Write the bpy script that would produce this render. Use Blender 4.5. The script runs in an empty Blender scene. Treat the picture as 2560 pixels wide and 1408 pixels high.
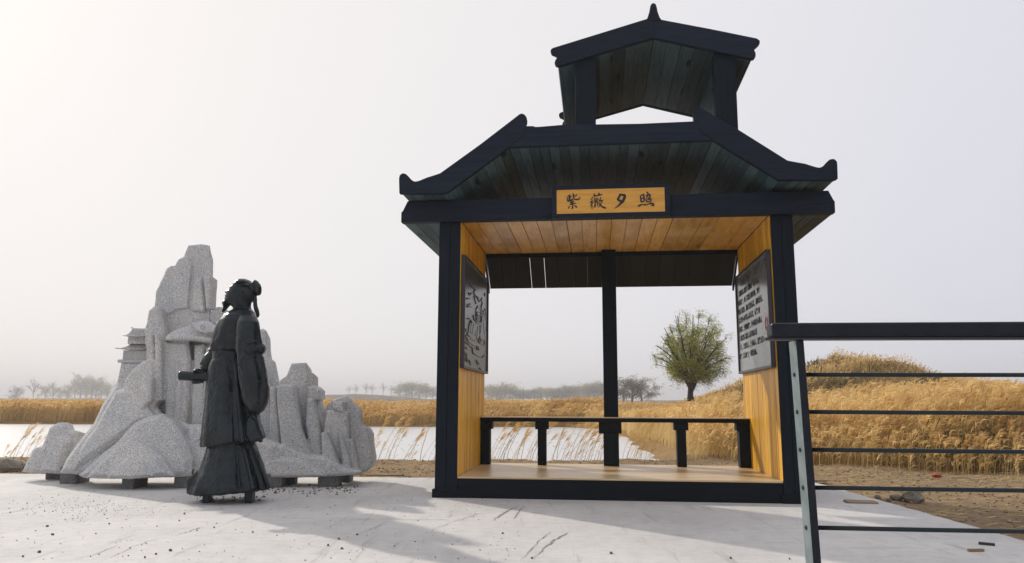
import bpy, bmesh, math, random
import numpy as np
from mathutils import Vector, Matrix, noise
from mathutils.geometry import tessellate_polygon

# ------------------------------------------------------------------ camera, world, sun
SC = bpy.context.scene
COL = SC.collection
F, PITCH, ROLL, CAMH = 1900.0, 0.1571, 0.0038, 1.0
YAW, PX0, PY0 = -0.1101, -0.5685, 8.25          # pavilion front left inner corner and turn
cam_d = bpy.data.cameras.new("camera"); cam = bpy.data.objects.new("camera", cam_d); COL.objects.link(cam)
cam_d.sensor_width = 36; cam_d.lens = F / 2560 * 36; cam_d.clip_end = 4000; cam_d.clip_start = 0.05
cam.matrix_world = Matrix.Translation((0, 0, CAMH)) @ Matrix.Rotation(math.pi/2 + PITCH, 4, 'X') @ Matrix.Rotation(ROLL, 4, 'Z')
SC.camera = cam
SUN_AZ, SUN_EL = math.radians(-42), math.radians(28)   # azimuth from +Y towards +X
w = bpy.data.worlds.new("World"); SC.world = w; w.use_nodes = True
nt = w.node_tree; nt.nodes.clear()
sky = nt.nodes.new('ShaderNodeTexSky'); sky.sky_type = 'NISHITA'; sky.sun_disc = False
sky.sun_elevation = SUN_EL; sky.sun_rotation = SUN_AZ; sky.air_density = 1.0; sky.dust_density = 1.6; sky.ozone_density = 1.5
hsv = nt.nodes.new('ShaderNodeHueSaturation'); hsv.inputs['Saturation'].default_value = 0.9; hsv.inputs['Value'].default_value = 1.0
mixw = nt.nodes.new('ShaderNodeMix'); mixw.data_type = 'RGBA'; mixw.inputs[0].default_value = 0.955
mixw.inputs[7].default_value = (8.0, 7.68, 7.85, 1)     # the thick pale haze of the day
bg = nt.nodes.new('ShaderNodeBackground'); bg.inputs['Strength'].default_value = 0.10
wo = nt.nodes.new('ShaderNodeOutputWorld')
tcw = nt.nodes.new('ShaderNodeTexCoord'); dt = nt.nodes.new('ShaderNodeVectorMath'); dt.operation = 'DOT_PRODUCT'
dt.inputs[1].default_value = (math.sin(SUN_AZ)*math.cos(SUN_EL), math.cos(SUN_AZ)*math.cos(SUN_EL), math.sin(SUN_EL))
mr = nt.nodes.new('ShaderNodeMapRange'); mr.inputs[1].default_value = .25; mr.inputs[2].default_value = 1.0     # haze is warm near the sun, bluer away from it
hz = nt.nodes.new('ShaderNodeMix'); hz.data_type = 'RGBA'; hz.inputs[6].default_value = (6.35, 6.45, 7.15, 1); hz.inputs[7].default_value = (8.2, 7.85, 7.65, 1)
nt.links.new(tcw.outputs['Generated'], dt.inputs[0]); nt.links.new(dt.outputs['Value'], mr.inputs[0]); nt.links.new(mr.outputs[0], hz.inputs[0]); nt.links.new(hz.outputs[2], mixw.inputs[7])
nt.links.new(sky.outputs[0], hsv.inputs['Color']); nt.links.new(hsv.outputs[0], mixw.inputs[6])
nt.links.new(mixw.outputs[2], bg.inputs[0]); nt.links.new(bg.outputs[0], wo.inputs[0])
sun_d = bpy.data.lights.new("sun", 'SUN'); sun_d.energy = 2.35; sun_d.angle = math.radians(1.1); sun_d.color = (1.0, 0.93, 0.82)
sun = bpy.data.objects.new("sun", sun_d); COL.objects.link(sun)
sv = Vector((math.sin(SUN_AZ)*math.cos(SUN_EL), math.cos(SUN_AZ)*math.cos(SUN_EL), math.sin(SUN_EL)))
sun.rotation_euler = sv.to_track_quat('Z', 'Y').to_euler()
SC.view_settings.view_transform = 'Standard'; SC.view_settings.look = 'None'
SC.view_settings.exposure = 0.22; SC.view_settings.gamma = 1.0; SC.view_settings.use_curve_mapping = False
SC.cycles.volume_bounces = 0; SC.cycles.max_bounces = 8; SC.cycles.transparent_max_bounces = 12

# ------------------------------------------------------------------ helpers
def ray(px, py):
    a, b = px-1280, py-704
    cr, sr = math.cos(ROLL), math.sin(ROLL)
    x, y = (a*cr+b*sr)/F, (-a*sr+b*cr)/F
    return (x, math.cos(PITCH)+y*math.sin(PITCH), math.sin(PITCH)-y*math.cos(PITCH))
def at(px, py, Y):
    d = ray(px, py); t = Y/d[1]
    return Vector((d[0]*t, Y, CAMH+d[2]*t))
def gnd(px, py, z=0.0):
    d = ray(px, py); t = (z-CAMH)/d[2]
    return Vector((d[0]*t, d[1]*t, z))
def pav(px, py, v):
    d = ray(px, py); c, s = math.cos(YAW), math.sin(YAW)
    ox, oy = PX0-s*v, PY0+c*v
    t = (-s*ox+c*oy)/(-s*d[0]+c*d[1])
    qx, qy = d[0]*t-PX0, d[1]*t-PY0
    return (qx*c+qy*s, CAMH+d[2]*t)

def link(o, parent=None):
    COL.objects.link(o)
    if parent is not None: o.parent = parent
    return o
def tag(o, label=None, cat=None, group=None, kind=None):
    if label: o['label'] = label
    if cat: o['category'] = cat
    if group: o['group'] = group
    if kind: o['kind'] = kind
    return o
def empty(name, loc, rz=0, **k):
    o = bpy.data.objects.new(name, None); o.location = loc; o.rotation_euler = (0, 0, rz); o.empty_display_size = .2
    COL.objects.link(o); return tag(o, **k)

class MB:
    def __init__(s): s.v = []; s.f = []
    def add(s, vs, fs):
        n = len(s.v); s.v += [tuple(p) for p in vs]; s.f += [tuple(i+n for i in f) for f in fs]
    def box(s, a, b):
        x0, y0, z0 = a; x1, y1, z1 = b
        s.add([(x0,y0,z0),(x1,y0,z0),(x1,y1,z0),(x0,y1,z0),(x0,y0,z1),(x1,y0,z1),(x1,y1,z1),(x0,y1,z1)],
              [(0,3,2,1),(4,5,6,7),(0,1,5,4),(1,2,6,5),(2,3,7,6),(3,0,4,7)])
    def prism(s, poly, y0, y1, back=None):
        """poly of (x,z), extruded in y; back: another polygon for the far face"""
        n = len(poly); b = back or poly
        vs = [(p[0], y0, p[1]) for p in poly]+[(p[0], y1, p[1]) for p in b]
        area = sum(poly[i][0]*poly[(i+1) % n][1]-poly[(i+1) % n][0]*poly[i][1] for i in range(n))
        tr = tessellate_polygon([[Vector((p[0], p[1], 0)) for p in poly]])
        fs = []
        for t in tr:
            (ax, ay), (bx, by), (cx, cy) = [poly[i][:2] for i in t]
            if (bx-ax)*(cy-ay)-(cx-ax)*(by-ay) < 0: t = (t[0], t[2], t[1])
            fs.append(tuple(t)); fs.append((t[0]+n, t[2]+n, t[1]+n))
        for i in range(n):
            j = (i+1) % n
            fs.append((i, i+n, j+n, j) if area > 0 else (i, j, j+n, i+n))
        s.add(vs, fs)
    def tube(s, pts, rad, n=8, caps=True):
        pts = [Vector(p) for p in pts]
        if not hasattr(rad, '__len__'): rad = [rad]*len(pts)
        vs = []; fs = []; up = None
        for i, p in enumerate(pts):
            d = (pts[min(i+1, len(pts)-1)]-pts[max(i-1, 0)])
            d = d.normalized() if d.length > 1e-9 else Vector((0, 0, 1))
            if up is None: up = Vector((0, 0, 1)) if abs(d.z) < .9 else Vector((1, 0, 0))
            a = d.cross(up)
            if a.length < 1e-6: a = d.cross(Vector((0, 1, 0)))
            a.normalize(); b = d.cross(a); up = -b if False else up
            for k in range(n):
                t = 2*math.pi*k/n; vs.append(p+(a*math.cos(t)+b*math.sin(t))*rad[i])
        for i in range(len(pts)-1):
            for k in range(n):
                fs.append((i*n+k, i*n+(k+1) % n, (i+1)*n+(k+1) % n, (i+1)*n+k))
        if caps: fs.append(tuple(range(n-1, -1, -1))); fs.append(tuple((len(pts)-1)*n+k for k in range(n)))
        s.add(vs, fs)
    def loft(s, rings, n=56):
        """rings: (cx, cy, cz, rx, ry, amp, waves, phase)"""
        vs = []; fs = []
        for R in rings:
            cx, cy, cz, rx, ry, amp, wv, ph = (list(R)+[0, 0, 0])[:8]; tl = R[8] if len(R) > 8 else 0
            for k in range(n):
                t = 2*math.pi*k/n
                m = 1+amp*(math.cos(wv*t+ph)+.5*math.cos((wv*1.0+3)*t+2.1*ph+1))
                vs.append((cx+rx*m*math.cos(t), cy+ry*m*math.sin(t), cz+tl*math.cos(t)))
        for i in range(len(rings)-1):
            for k in range(n):
                fs.append((i*n+k, i*n+(k+1) % n, (i+1)*n+(k+1) % n, (i+1)*n+k))
        fs.append(tuple(range(n-1, -1, -1))); fs.append(tuple((len(rings)-1)*n+k for k in range(n)))
        s.add(vs, fs)
    def ball(s, c, r, n=14, m=9):
        if not hasattr(r, '__len__'): r = (r, r, r)
        vs = [(c[0], c[1], c[2]+r[2])]
        for i in range(1, m):
            a = math.pi*i/m
            for k in range(n):
                t = 2*math.pi*k/n; vs.append((c[0]+r[0]*math.sin(a)*math.cos(t), c[1]+r[1]*math.sin(a)*math.sin(t), c[2]+r[2]*math.cos(a)))
        vs.append((c[0], c[1], c[2]-r[2])); fs = []
        for k in range(n): fs.append((0, 1+k, 1+(k+1) % n)); fs.append((len(vs)-1, 1+(m-2)*n+(k+1) % n, 1+(m-2)*n+k))
        for i in range(m-2):
            for k in range(n): fs.append((1+i*n+k, 1+(i+1)*n+k, 1+(i+1)*n+(k+1) % n, 1+i*n+(k+1) % n))
        s.add(vs, fs)
    def mesh(s, name, mat=None, smooth=False):
        me = bpy.data.meshes.new(name); me.from_pydata(s.v, [], s.f); me.validate()
        if mat: me.materials.append(mat)
        if smooth: me.polygons.foreach_set('use_smooth', [True]*len(me.polygons))
        me.update(); return me
    def build(s, name, mat, parent=None, smooth=False, bevel=0, loc=None):
        o = bpy.data.objects.new(name, s.mesh(name, mat, smooth)); link(o, parent)
        if loc is not None: o.location = loc
        if bevel:
            b = o.modifiers.new('bevel', 'BEVEL'); b.width = bevel; b.segments = 2; b.limit_method = 'ANGLE'
        return o

def remesh(mb, voxel, smooth_it=3, fac=.5):
    me = mb.mesh('tmp'); bm = bmesh.new(); bm.from_mesh(me)
    bmesh.ops.recalc_face_normals(bm, faces=bm.faces); bm.to_mesh(me); bm.free()
    o = bpy.data.objects.new('tmp', me); COL.objects.link(o)
    r = o.modifiers.new('r', 'REMESH'); r.mode = 'VOXEL'; r.voxel_size = voxel
    if smooth_it: sm = o.modifiers.new('s', 'SMOOTH'); sm.factor = fac; sm.iterations = smooth_it
    dg = bpy.context.evaluated_depsgraph_get(); out = bpy.data.meshes.new_from_object(o.evaluated_get(dg))
    bpy.data.objects.remove(o); bpy.data.meshes.remove(me)
    out.polygons.foreach_set('use_smooth', [True]*len(out.polygons))
    return out

def inside_dist(poly, P):
    """signed distance (inside positive) of the points P (n,2) to a polygon"""
    poly = np.array(poly, float); n = len(poly); ins = np.zeros(len(P), bool); dmin = np.full(len(P), 1e9)
    for i in range(n):
        a = poly[i]; b = poly[(i+1) % n]; e = b-a; w_ = P-a
        t = np.clip((w_@e)/max(e@e, 1e-12), 0, 1); dmin = np.minimum(dmin, np.hypot(*(w_-t[:, None]*e).T))
        c = ((a[1] > P[:, 1]) != (b[1] > P[:, 1])); xx = a[0]+(P[:, 1]-a[1])*(b[0]-a[0])/(b[1]-a[1]+1e-12)
        ins ^= c & (P[:, 0] < xx)
    return np.where(ins, dmin, -dmin)
def inflate(mb, poly, W, R, cy, step=.006, tilt=0):
    """a body rounded out from its (x,z) outline: half thickness W, reached R inside the outline"""
    a = np.array(poly, float); x0, z0 = a.min(0)-step; x1, z1 = a.max(0)+step
    xs = np.arange(x0, x1+step, step); zs = np.arange(z0, z1+step, step)
    X, Z = np.meshgrid(xs, zs, indexing='ij'); d = inside_dist(poly, np.stack([X.ravel(), Z.ravel()], 1)).reshape(X.shape)
    q = np.clip(d/R, 0, 1); T = W*np.sqrt(1-(1-q)**2)
    ok = d > 0; idx = -np.ones(X.shape, int); vs = []; 
    cells = ok[:-1, :-1] | ok[1:, :-1] | ok[:-1, 1:] | ok[1:, 1:]
    used = np.zeros(X.shape, bool); used[:-1, :-1] |= cells; used[1:, :-1] |= cells; used[:-1, 1:] |= cells; used[1:, 1:] |= cells
    ii = np.argwhere(used); idx[used] = np.arange(len(ii)); n = len(ii)
    # vertices outside the outline sit on thickness ~0
    fr = [(X[i, j], cy-T[i, j]-1e-4, Z[i, j]) for i, j in ii]; bk = [(X[i, j], cy+T[i, j]+1e-4, Z[i, j]) for i, j in ii]
    fs = []
    C = cells
    for i, j in np.argwhere(C):
        a_, b_, c_, d_ = idx[i, j], idx[i+1, j], idx[i+1, j+1], idx[i, j+1]
        fs.append((a_, b_, c_, d_)); fs.append((a_+n, d_+n, c_+n, b_+n))
        if j == 0 or not C[i, j-1]: fs.append((b_, a_, a_+n, b_+n))
        if j == C.shape[1]-1 or not C[i, j+1]: fs.append((d_, c_, c_+n, d_+n))
        if i == 0 or not C[i-1, j]: fs.append((a_, d_, d_+n, a_+n))
        if i == C.shape[0]-1 or not C[i+1, j]: fs.append((c_, b_, b_+n, c_+n))
    mb.add(fr+bk, fs)

# ------------------------------------------------------------------ materials
def mat(name):
    m = bpy.data.materials.new(name); m.use_nodes = True; n = m.node_tree
    return m, n, n.nodes['Principled BSDF'], n.nodes, n.links
def ramp(N, stops):
    r = N.new('ShaderNodeValToRGB'); e = r.color_ramp.elements
    while len(e) < len(stops): e.new(.5)
    for i, (p, c) in enumerate(stops): e[i].position = p; e[i].color = tuple(c)+(1,)
    return r
def tex(N, L, kind, scale, coord, **k):
    t = N.new('ShaderNodeTex'+kind); t.inputs['Scale'].default_value = scale
    for a, b in k.items():
        if a in t.inputs: t.inputs[a].default_value = b
    L.new(coord, t.inputs['Vector']); return t
def coords(N, L, out='Object', scale=(1, 1, 1), rand=True):
    c = N.new('ShaderNodeTexCoord'); m = N.new('ShaderNodeMapping'); m.inputs['Scale'].default_value = scale
    L.new(c.outputs[out], m.inputs['Vector'])
    if rand:
        o = N.new('ShaderNodeObjectInfo'); mu = N.new('ShaderNodeVectorMath'); mu.operation = 'SCALE'; mu.inputs[0].default_value = (37, 91, 53)
        L.new(o.outputs['Random'], mu.inputs['Scale']); L.new(mu.outputs[0], m.inputs['Location'])
    return m.outputs[0]
def mixc(N, L, fac, a, b, blend='MIX'):
    m = N.new('ShaderNodeMix'); m.data_type = 'RGBA'; m.blend_type = blend
    for s, v in ((0, fac), (6, a), (7, b)):
        if hasattr(v, 'is_output'): L.new(v, m.inputs[s])
        elif s == 0: m.inputs[0].default_value = v
        else: m.inputs[s].default_value = tuple(v)+(1,)
    return m.outputs[2]
def math_(N, L, op, a, b=0.0, clamp=False):
    m = N.new('ShaderNodeMath'); m.operation = op; m.use_clamp = clamp
    for i, v in ((0, a), (1, b)):
        if hasattr(v, 'is_output'): L.new(v, m.inputs[i])
        else: m.inputs[i].default_value = v
    return m.outputs[0]
def bump(N, L, h, strength, dist, bsdf):
    b = N.new('ShaderNodeBump'); b.inputs['Strength'].default_value = strength; b.inputs['Distance'].default_value = dist
    L.new(h, b.inputs['Height']); L.new(b.outputs[0], bsdf.inputs['Normal'])

def wood(name, c1, c2, knot, rough, grain_axis='Y', knots=.6, vary=.35, spec=.5, coat=0, blotch=0.0, stain=None):
    m, n, B, N, L = mat(name)
    sc = {'X': (1, 14, 14), 'Y': (14, 1, 14), 'Z': (14, 14, 1)}[grain_axis]
    co = coords(N, L, scale=sc)
    g = tex(N, L, 'Noise', 2.2, co, Detail=6, Roughness=.62)
    g2 = tex(N, L, 'Noise', 9.0, co, Detail=4, Roughness=.7)
    gg = math_(N, L, 'ADD', math_(N, L, 'MULTIPLY', g.outputs[0], .65), math_(N, L, 'MULTIPLY', g2.outputs[0], .35))
    r = ramp(N, [(.36, c1), (.64, c2)]); L.new(gg, r.inputs[0]); colr = r.outputs[0]
    # per board tone
    oi = N.new('ShaderNodeObjectInfo')
    v = math_(N, L, 'ADD', math_(N, L, 'MULTIPLY', oi.outputs['Random'], vary), 1-vary/2)
    vv = N.new('ShaderNodeVectorMath'); vv.operation = 'SCALE'; L.new(colr, vv.inputs[0]); L.new(v, vv.inputs['Scale']); colr = vv.outputs[0]
    if knots:
        sk = {'X': (1.6, 7, 7), 'Y': (7, 1.6, 7), 'Z': (7, 7, 1.6)}[grain_axis]
        ck = coords(N, L, scale=sk)
        dn = tex(N, L, 'Noise', 1.5, ck, Detail=3)
        vm = N.new('ShaderNodeVectorMath'); vm.operation = 'ADD'; L.new(ck, vm.inputs[0])
        sc_ = N.new('ShaderNodeVectorMath'); sc_.operation = 'SCALE'; sc_.inputs['Scale'].default_value = .7; L.new(dn.outputs['Color'], sc_.inputs[0]); L.new(sc_.outputs[0], vm.inputs[1])
        kn = tex(N, L, 'Voronoi', 1.0, vm.outputs[0])
        kr = ramp(N, [(.0, (1, 1, 1)), (.13, (.9, .9, .9)), (.26, (0, 0, 0))]); L.new(kn.outputs['Distance'], kr.inputs[0])
        sel = N.new('ShaderNodeSeparateColor'); L.new(kn.outputs['Color'], sel.inputs[0])
        on = math_(N, L, 'GREATER_THAN', sel.outputs[0], .5)
        colr = mixc(N, L, math_(N, L, 'MULTIPLY', math_(N, L, 'MULTIPLY', kr.outputs[0], on), knots), colr, knot)
    if blotch:
        cb = coords(N, L, scale=(2, 1.2, 2)); bn = tex(N, L, 'Noise', 1.6, cb, Detail=4, Roughness=.55)
        br = ramp(N, [(.42, (0, 0, 0)), (.68, (1, 1, 1))]); L.new(bn.outputs[0], br.inputs[0])
        colr = mixc(N, L, math_(N, L, 'MULTIPLY', br.outputs[0], blotch), colr, stain or (.75, .55, .3))
    L.new(colr, B.inputs['Base Color']); B.inputs['Roughness'].default_value = rough; B.inputs['Specular IOR Level'].default_value = spec
    if coat: B.inputs['Coat Weight'].default_value = coat; B.inputs['Coat Roughness'].default_value = .25
    bump(N, L, gg, .5, .003, B); return m

NAVY = wood('navy_stained_timber', (.0085, .0130, .0225), (.016, .0235, .039), (.007, .010, .015), .62, 'X', knots=.3, vary=.25, spec=.16)
DARKT = wood('black_stained_timber', (.0035, .0055, .008), (.007, .010, .014), (.003, .004, .006), .55, 'X', knots=.3, vary=.2, spec=.15)
NAVYZ = wood('navy_stained_post', (.0045, .0080, .013), (.009, .014, .021), (.004, .006, .009), .60, 'Z', knots=.3, vary=.25, spec=.14)
CHAR = wood('charcoal_stained_board', (.040, .072, .082), (.095, .145, .155), (.004, .006, .006), .58, 'Y', knots=1.0, vary=.75, spec=.13)
CHARZ = wood('charcoal_stained_skirt_board', (.008, .011, .013), (.015, .019, .021), (.005, .006, .006), .5, 'Z', knots=.8, vary=.5, spec=.3)
ORY = wood('orange_varnished_board', (.44, .21, .022), (.74, .41, .065), (.20, .08, .02), .36, 'Y', knots=.8, vary=.45, blotch=.55, stain=(.86, .58, .26), spec=.35)
ORZ = wood('orange_varnished_wall_board', (.54, .26, .016), (.88, .50, .045), (.26, .11, .02), .38, 'Z', knots=.7, vary=.4, spec=.3)
FLO = wood('pale_varnished_floor_board', (.52, .36, .17), (.76, .58, .33), (.30, .17, .07), .33, 'X', knots=.4, vary=.25)
SIGN = wood('orange_sign_board', (.60, .27, .03), (.80, .42, .07), (.5, .2, .03), .5, 'X', knots=0, vary=0)
PLNK = wood('weathered_scrap_wood', (.20, .12, .06), (.36, .25, .14), (.1, .05, .03), .8, 'X', knots=.4, vary=.4)

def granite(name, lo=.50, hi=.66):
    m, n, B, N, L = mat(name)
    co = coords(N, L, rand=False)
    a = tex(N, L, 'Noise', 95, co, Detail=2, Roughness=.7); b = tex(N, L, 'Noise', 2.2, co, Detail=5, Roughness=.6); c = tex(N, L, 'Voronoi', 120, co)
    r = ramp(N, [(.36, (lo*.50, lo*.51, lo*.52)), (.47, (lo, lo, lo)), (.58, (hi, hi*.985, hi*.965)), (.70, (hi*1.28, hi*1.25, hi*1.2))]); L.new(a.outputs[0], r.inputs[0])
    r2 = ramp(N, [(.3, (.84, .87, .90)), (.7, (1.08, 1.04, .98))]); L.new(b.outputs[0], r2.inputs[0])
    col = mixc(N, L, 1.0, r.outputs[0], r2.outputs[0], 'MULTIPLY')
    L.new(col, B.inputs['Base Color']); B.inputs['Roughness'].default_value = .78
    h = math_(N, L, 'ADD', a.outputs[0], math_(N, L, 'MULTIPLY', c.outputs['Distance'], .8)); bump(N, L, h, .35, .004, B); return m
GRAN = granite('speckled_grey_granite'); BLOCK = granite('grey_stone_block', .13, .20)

def simple(name, c, rough=.6, metal=0, spec=.5, var=0, scale=6, c2=None, bmp=0):
    m, n, B, N, L = mat(name); B.inputs['Roughness'].default_value = rough; B.inputs['Metallic'].default_value = metal; B.inputs['Specular IOR Level'].default_value = spec
    if c2:
        co = coords(N, L); t = tex(N, L, 'Noise', scale, co, Detail=6, Roughness=.65); r = ramp(N, [(.38, c), (.62, c2)]); L.new(t.outputs[0], r.inputs[0]); L.new(r.outputs[0], B.inputs['Base Color'])
        if bmp: bump(N, L, t.outputs[0], bmp, .01, B)
    else: B.inputs['Base Color'].default_value = tuple(c)+(1,)
    return m
BRONZE = simple('dark_patinated_bronze', (.0035, .0065, .0095), .33, .1, .4, scale=7, c2=(.014, .022, .026), bmp=.45)
INK = simple('black_ink', (.012, .011, .014), .6)
SLATE = simple('dark_relief_stone', (.045, .05, .05), .30, .0, .7, scale=5, c2=(.085, .09, .085), bmp=.25)
PLATE = simple('grey_etched_plate', (.14, .155, .16), .25, .2, .8, scale=2.5, c2=(.23, .25, .25))
FRAME = simple('dark_frame_paint', (.018, .017, .026), .4)
RAILM = simple('dark_navy_rail_paint', (.0045, .0070, .013), .40, 0, .25, scale=12, c2=(.009, .013, .020))
POSTM = simple('galvanised_grey_green_plate', (.13, .175, .185), .5, .2, .5, scale=9, c2=(.21, .26, .265), bmp=.15)
RODM = simple('dark_green_rod_paint', (.008, .016, .020), .40, 0, .35)
RED = simple('red_plastic', (.45, .05, .03), .5); BLACKP = simple('black_plastic', (.02, .02, .025), .5)
ROCK = simple('brown_grey_field_stone', (.14, .12, .09), .9, scale=8, c2=(.28, .25, .20), bmp=.6)
CLOD = simple('dry_soil_clod', (.24, .165, .09), .95, scale=8, c2=(.40, .29, .18), bmp=.5)
PEB = simple('dark_grit', (.07, .06, .05), .9, scale=20, c2=(.20, .17, .14))

def concrete():
    m, n, B, N, L = mat('dusty_concrete'); co = coords(N, L, rand=False)
    a = tex(N, L, 'Noise', .55, co, Detail=7, Roughness=.6); b = tex(N, L, 'Noise', 9, co, Detail=6, Roughness=.7); c = tex(N, L, 'Noise', 160, co, Detail=2)
    r = ramp(N, [(.33, (.52, .505, .485)), (.5, (.62, .60, .575)), (.68, (.70, .675, .64))]); L.new(a.outputs[0], r.inputs[0])
    r2 = ramp(N, [(.3, (.86, .86, .87)), (.55, (1, 1, 1)), (.8, (1.04, 1.03, 1.02))]); L.new(b.outputs[0], r2.inputs[0])
    col = mixc(N, L, 1, r.outputs[0], r2.outputs[0], 'MULTIPLY')
    # dragged trowel and tyre marks running one way
    cs = N.new('ShaderNodeMapping'); cs.inputs['Rotation'].default_value = (0, 0, math.radians(-38)); cs.inputs['Scale'].default_value = (6.5, .55, 1)
    tc = N.new('ShaderNodeTexCoord'); L.new(tc.outputs['Object'], cs.inputs['Vector'])
    s = tex(N, L, 'Noise', 1.3, cs.outputs[0], Detail=8, Roughness=.72, Distortion=.3); sr = ramp(N, [(.575, (0, 0, 0)), (.65, (1, 1, 1))]); L.new(s.outputs[0], sr.inputs[0])
    col = mixc(N, L, math_(N, L, 'MULTIPLY', sr.outputs[0], .36), col, (.25, .245, .245))
    cs2 = N.new('ShaderNodeMapping'); cs2.inputs['Rotation'].default_value = (0, 0, math.radians(7)); cs2.inputs['Scale'].default_value = (.5, 5, 1); L.new(tc.outputs['Object'], cs2.inputs['Vector'])
    s2 = tex(N, L, 'Noise', 1.1, cs2.outputs[0], Detail=9, Roughness=.75); s2r = ramp(N, [(.585, (0, 0, 0)), (.68, (1, 1, 1))]); L.new(s2.outputs[0], s2r.inputs[0])
    col = mixc(N, L, math_(N, L, 'MULTIPLY', s2r.outputs[0], .35), col, (.25, .25, .26))
    g = ramp(N, [(.66, (0, 0, 0)), (.72, (1, 1, 1))]); g1 = tex(N, L, 'Noise', 55, co, Detail=3); L.new(g1.outputs[0], g.inputs[0])
    g2 = tex(N, L, 'Noise', 1.2, co, Detail=3); g2r = ramp(N, [(.45, (0, 0, 0)), (.7, (1, 1, 1))]); L.new(g2.outputs[0], g2r.inputs[0])
    col = mixc(N, L, math_(N, L, 'MULTIPLY', g.outputs[0], g2r.outputs[0]), col, (.20, .18, .16))
    L.new(col, B.inputs['Base Color']); B.inputs['Roughness'].default_value = .85
    h = math_(N, L, 'ADD', math_(N, L, 'MULTIPLY', b.outputs[0], .6), math_(N, L, 'ADD', math_(N, L, 'MULTIPLY', c.outputs[0], .25), math_(N, L, 'MULTIPLY', sr.outputs[0], -.3)))
    bump(N, L, h, .4, .012, B); return m
CONC = concrete()
def dirt():
    m, n, B, N, L = mat('dry_bank_soil'); co = coords(N, L, rand=False)
    a = tex(N, L, 'Noise', .5, co, Detail=6, Roughness=.6); b = tex(N, L, 'Noise', 7, co, Detail=8, Roughness=.75)
    r = ramp(N, [(.3, (.19, .125, .07)), (.5, (.30, .215, .125)), (.7, (.42, .31, .19))]); L.new(b.outputs[0], r.inputs[0])
    r2 = ramp(N, [(.3, (.72, .72, .74)), (.7, (1.15, 1.1, 1.0))]); L.new(a.outputs[0], r2.inputs[0])
    col = mixc(N, L, 1, r.outputs[0], r2.outputs[0], 'MULTIPLY')
    # far land: dead reed litter; hills: dark dry scrub
    g = N.new('ShaderNodeNewGeometry'); sx = N.new('ShaderNodeSeparateXYZ'); L.new(g.outputs['Position'], sx.inputs[0])
    fy = N.new('ShaderNodeMapRange'); fy.inputs[1].default_value = 16; fy.inputs[2].default_value = 24; L.new(sx.outputs['Y'], fy.inputs[0])
    lit = ramp(N, [(.3, (.17, .10, .035)), (.7, (.36, .21, .065))]); L.new(b.outputs[0], lit.inputs[0])
    col = mixc(N, L, fy.outputs[0], col, lit.outputs[0])
    fz = N.new('ShaderNodeMapRange'); fz.inputs[1].default_value = 1.2; fz.inputs[2].default_value = 2.4; L.new(sx.outputs['Z'], fz.inputs[0])
    hn = tex(N, L, 'Noise', .35, co, Detail=7, Roughness=.7); hr = ramp(N, [(.36, (.07, .055, .03)), (.5, (.16, .10, .045)), (.66, (.32, .20, .085))]); L.new(hn.outputs[0], hr.inputs[0])
    col = mixc(N, L, fz.outputs[0], col, hr.outputs[0])
    L.new(col, B.inputs['Base Color']); B.inputs['Roughness'].default_value = .95; B.inputs['Specular IOR Level'].default_value = .2
    bump(N, L, b.outputs[0], .7, .05, B); return m
DIRT = dirt()
def water():
    m, n, B, N, L = mat('pale_pond_water'); B.inputs['Base Color'].default_value = (.62, .63, .63, 1); B.inputs['Roughness'].default_value = .30; B.inputs['IOR'].default_value = 1.33
    co = coords(N, L, scale=(.5, 1.6, 1), rand=False); t = tex(N, L, 'Noise', 3, co, Detail=4); bump(N, L, t.outputs[0], .12, .03, B); return m
WATER = water()
def leafy(name, ca, cb, trans=.4, rough=.7):
    m, n, B, N, L = mat(name); at_ = N.new('ShaderNodeAttribute'); at_.attribute_name = 'tint'
    col = mixc(N, L, at_.outputs['Fac'], ca, cb); L.new(col, B.inputs['Base Color']); B.inputs['Roughness'].default_value = rough; B.inputs['Specular IOR Level'].default_value = .2
    tr = N.new('ShaderNodeBsdfTranslucent'); L.new(col, tr.inputs[0]); mx = N.new('ShaderNodeMixShader'); mx.inputs[0].default_value = trans
    L.new(B.outputs[0], mx.inputs[1]); L.new(tr.outputs[0], mx.inputs[2]); L.new(mx.outputs[0], N['Material Output'].inputs[0]); return m
STEM = leafy('dry_reed_stem', (.50, .335, .12), (.86, .69, .34), .42)
PLUME = leafy('reed_plume', (.56, .34, .11), (.90, .68, .32), .5)
WLEAF = leafy('willow_leaf', (.15, .18, .014), (.50, .49, .075), .45)
BARK = simple('dark_bark', (.018, .015, .012), .9, scale=9, c2=(.045, .036, .028), bmp=.4)
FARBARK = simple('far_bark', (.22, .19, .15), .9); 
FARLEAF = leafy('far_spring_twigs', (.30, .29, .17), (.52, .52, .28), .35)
GREYTWIG = leafy('grey_bush_twigs', (.16, .15, .11), (.30, .28, .20), .2)
SCRUB = leafy('dry_scrub', (.085, .065, .022), (.60, .40, .16), .35)

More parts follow.
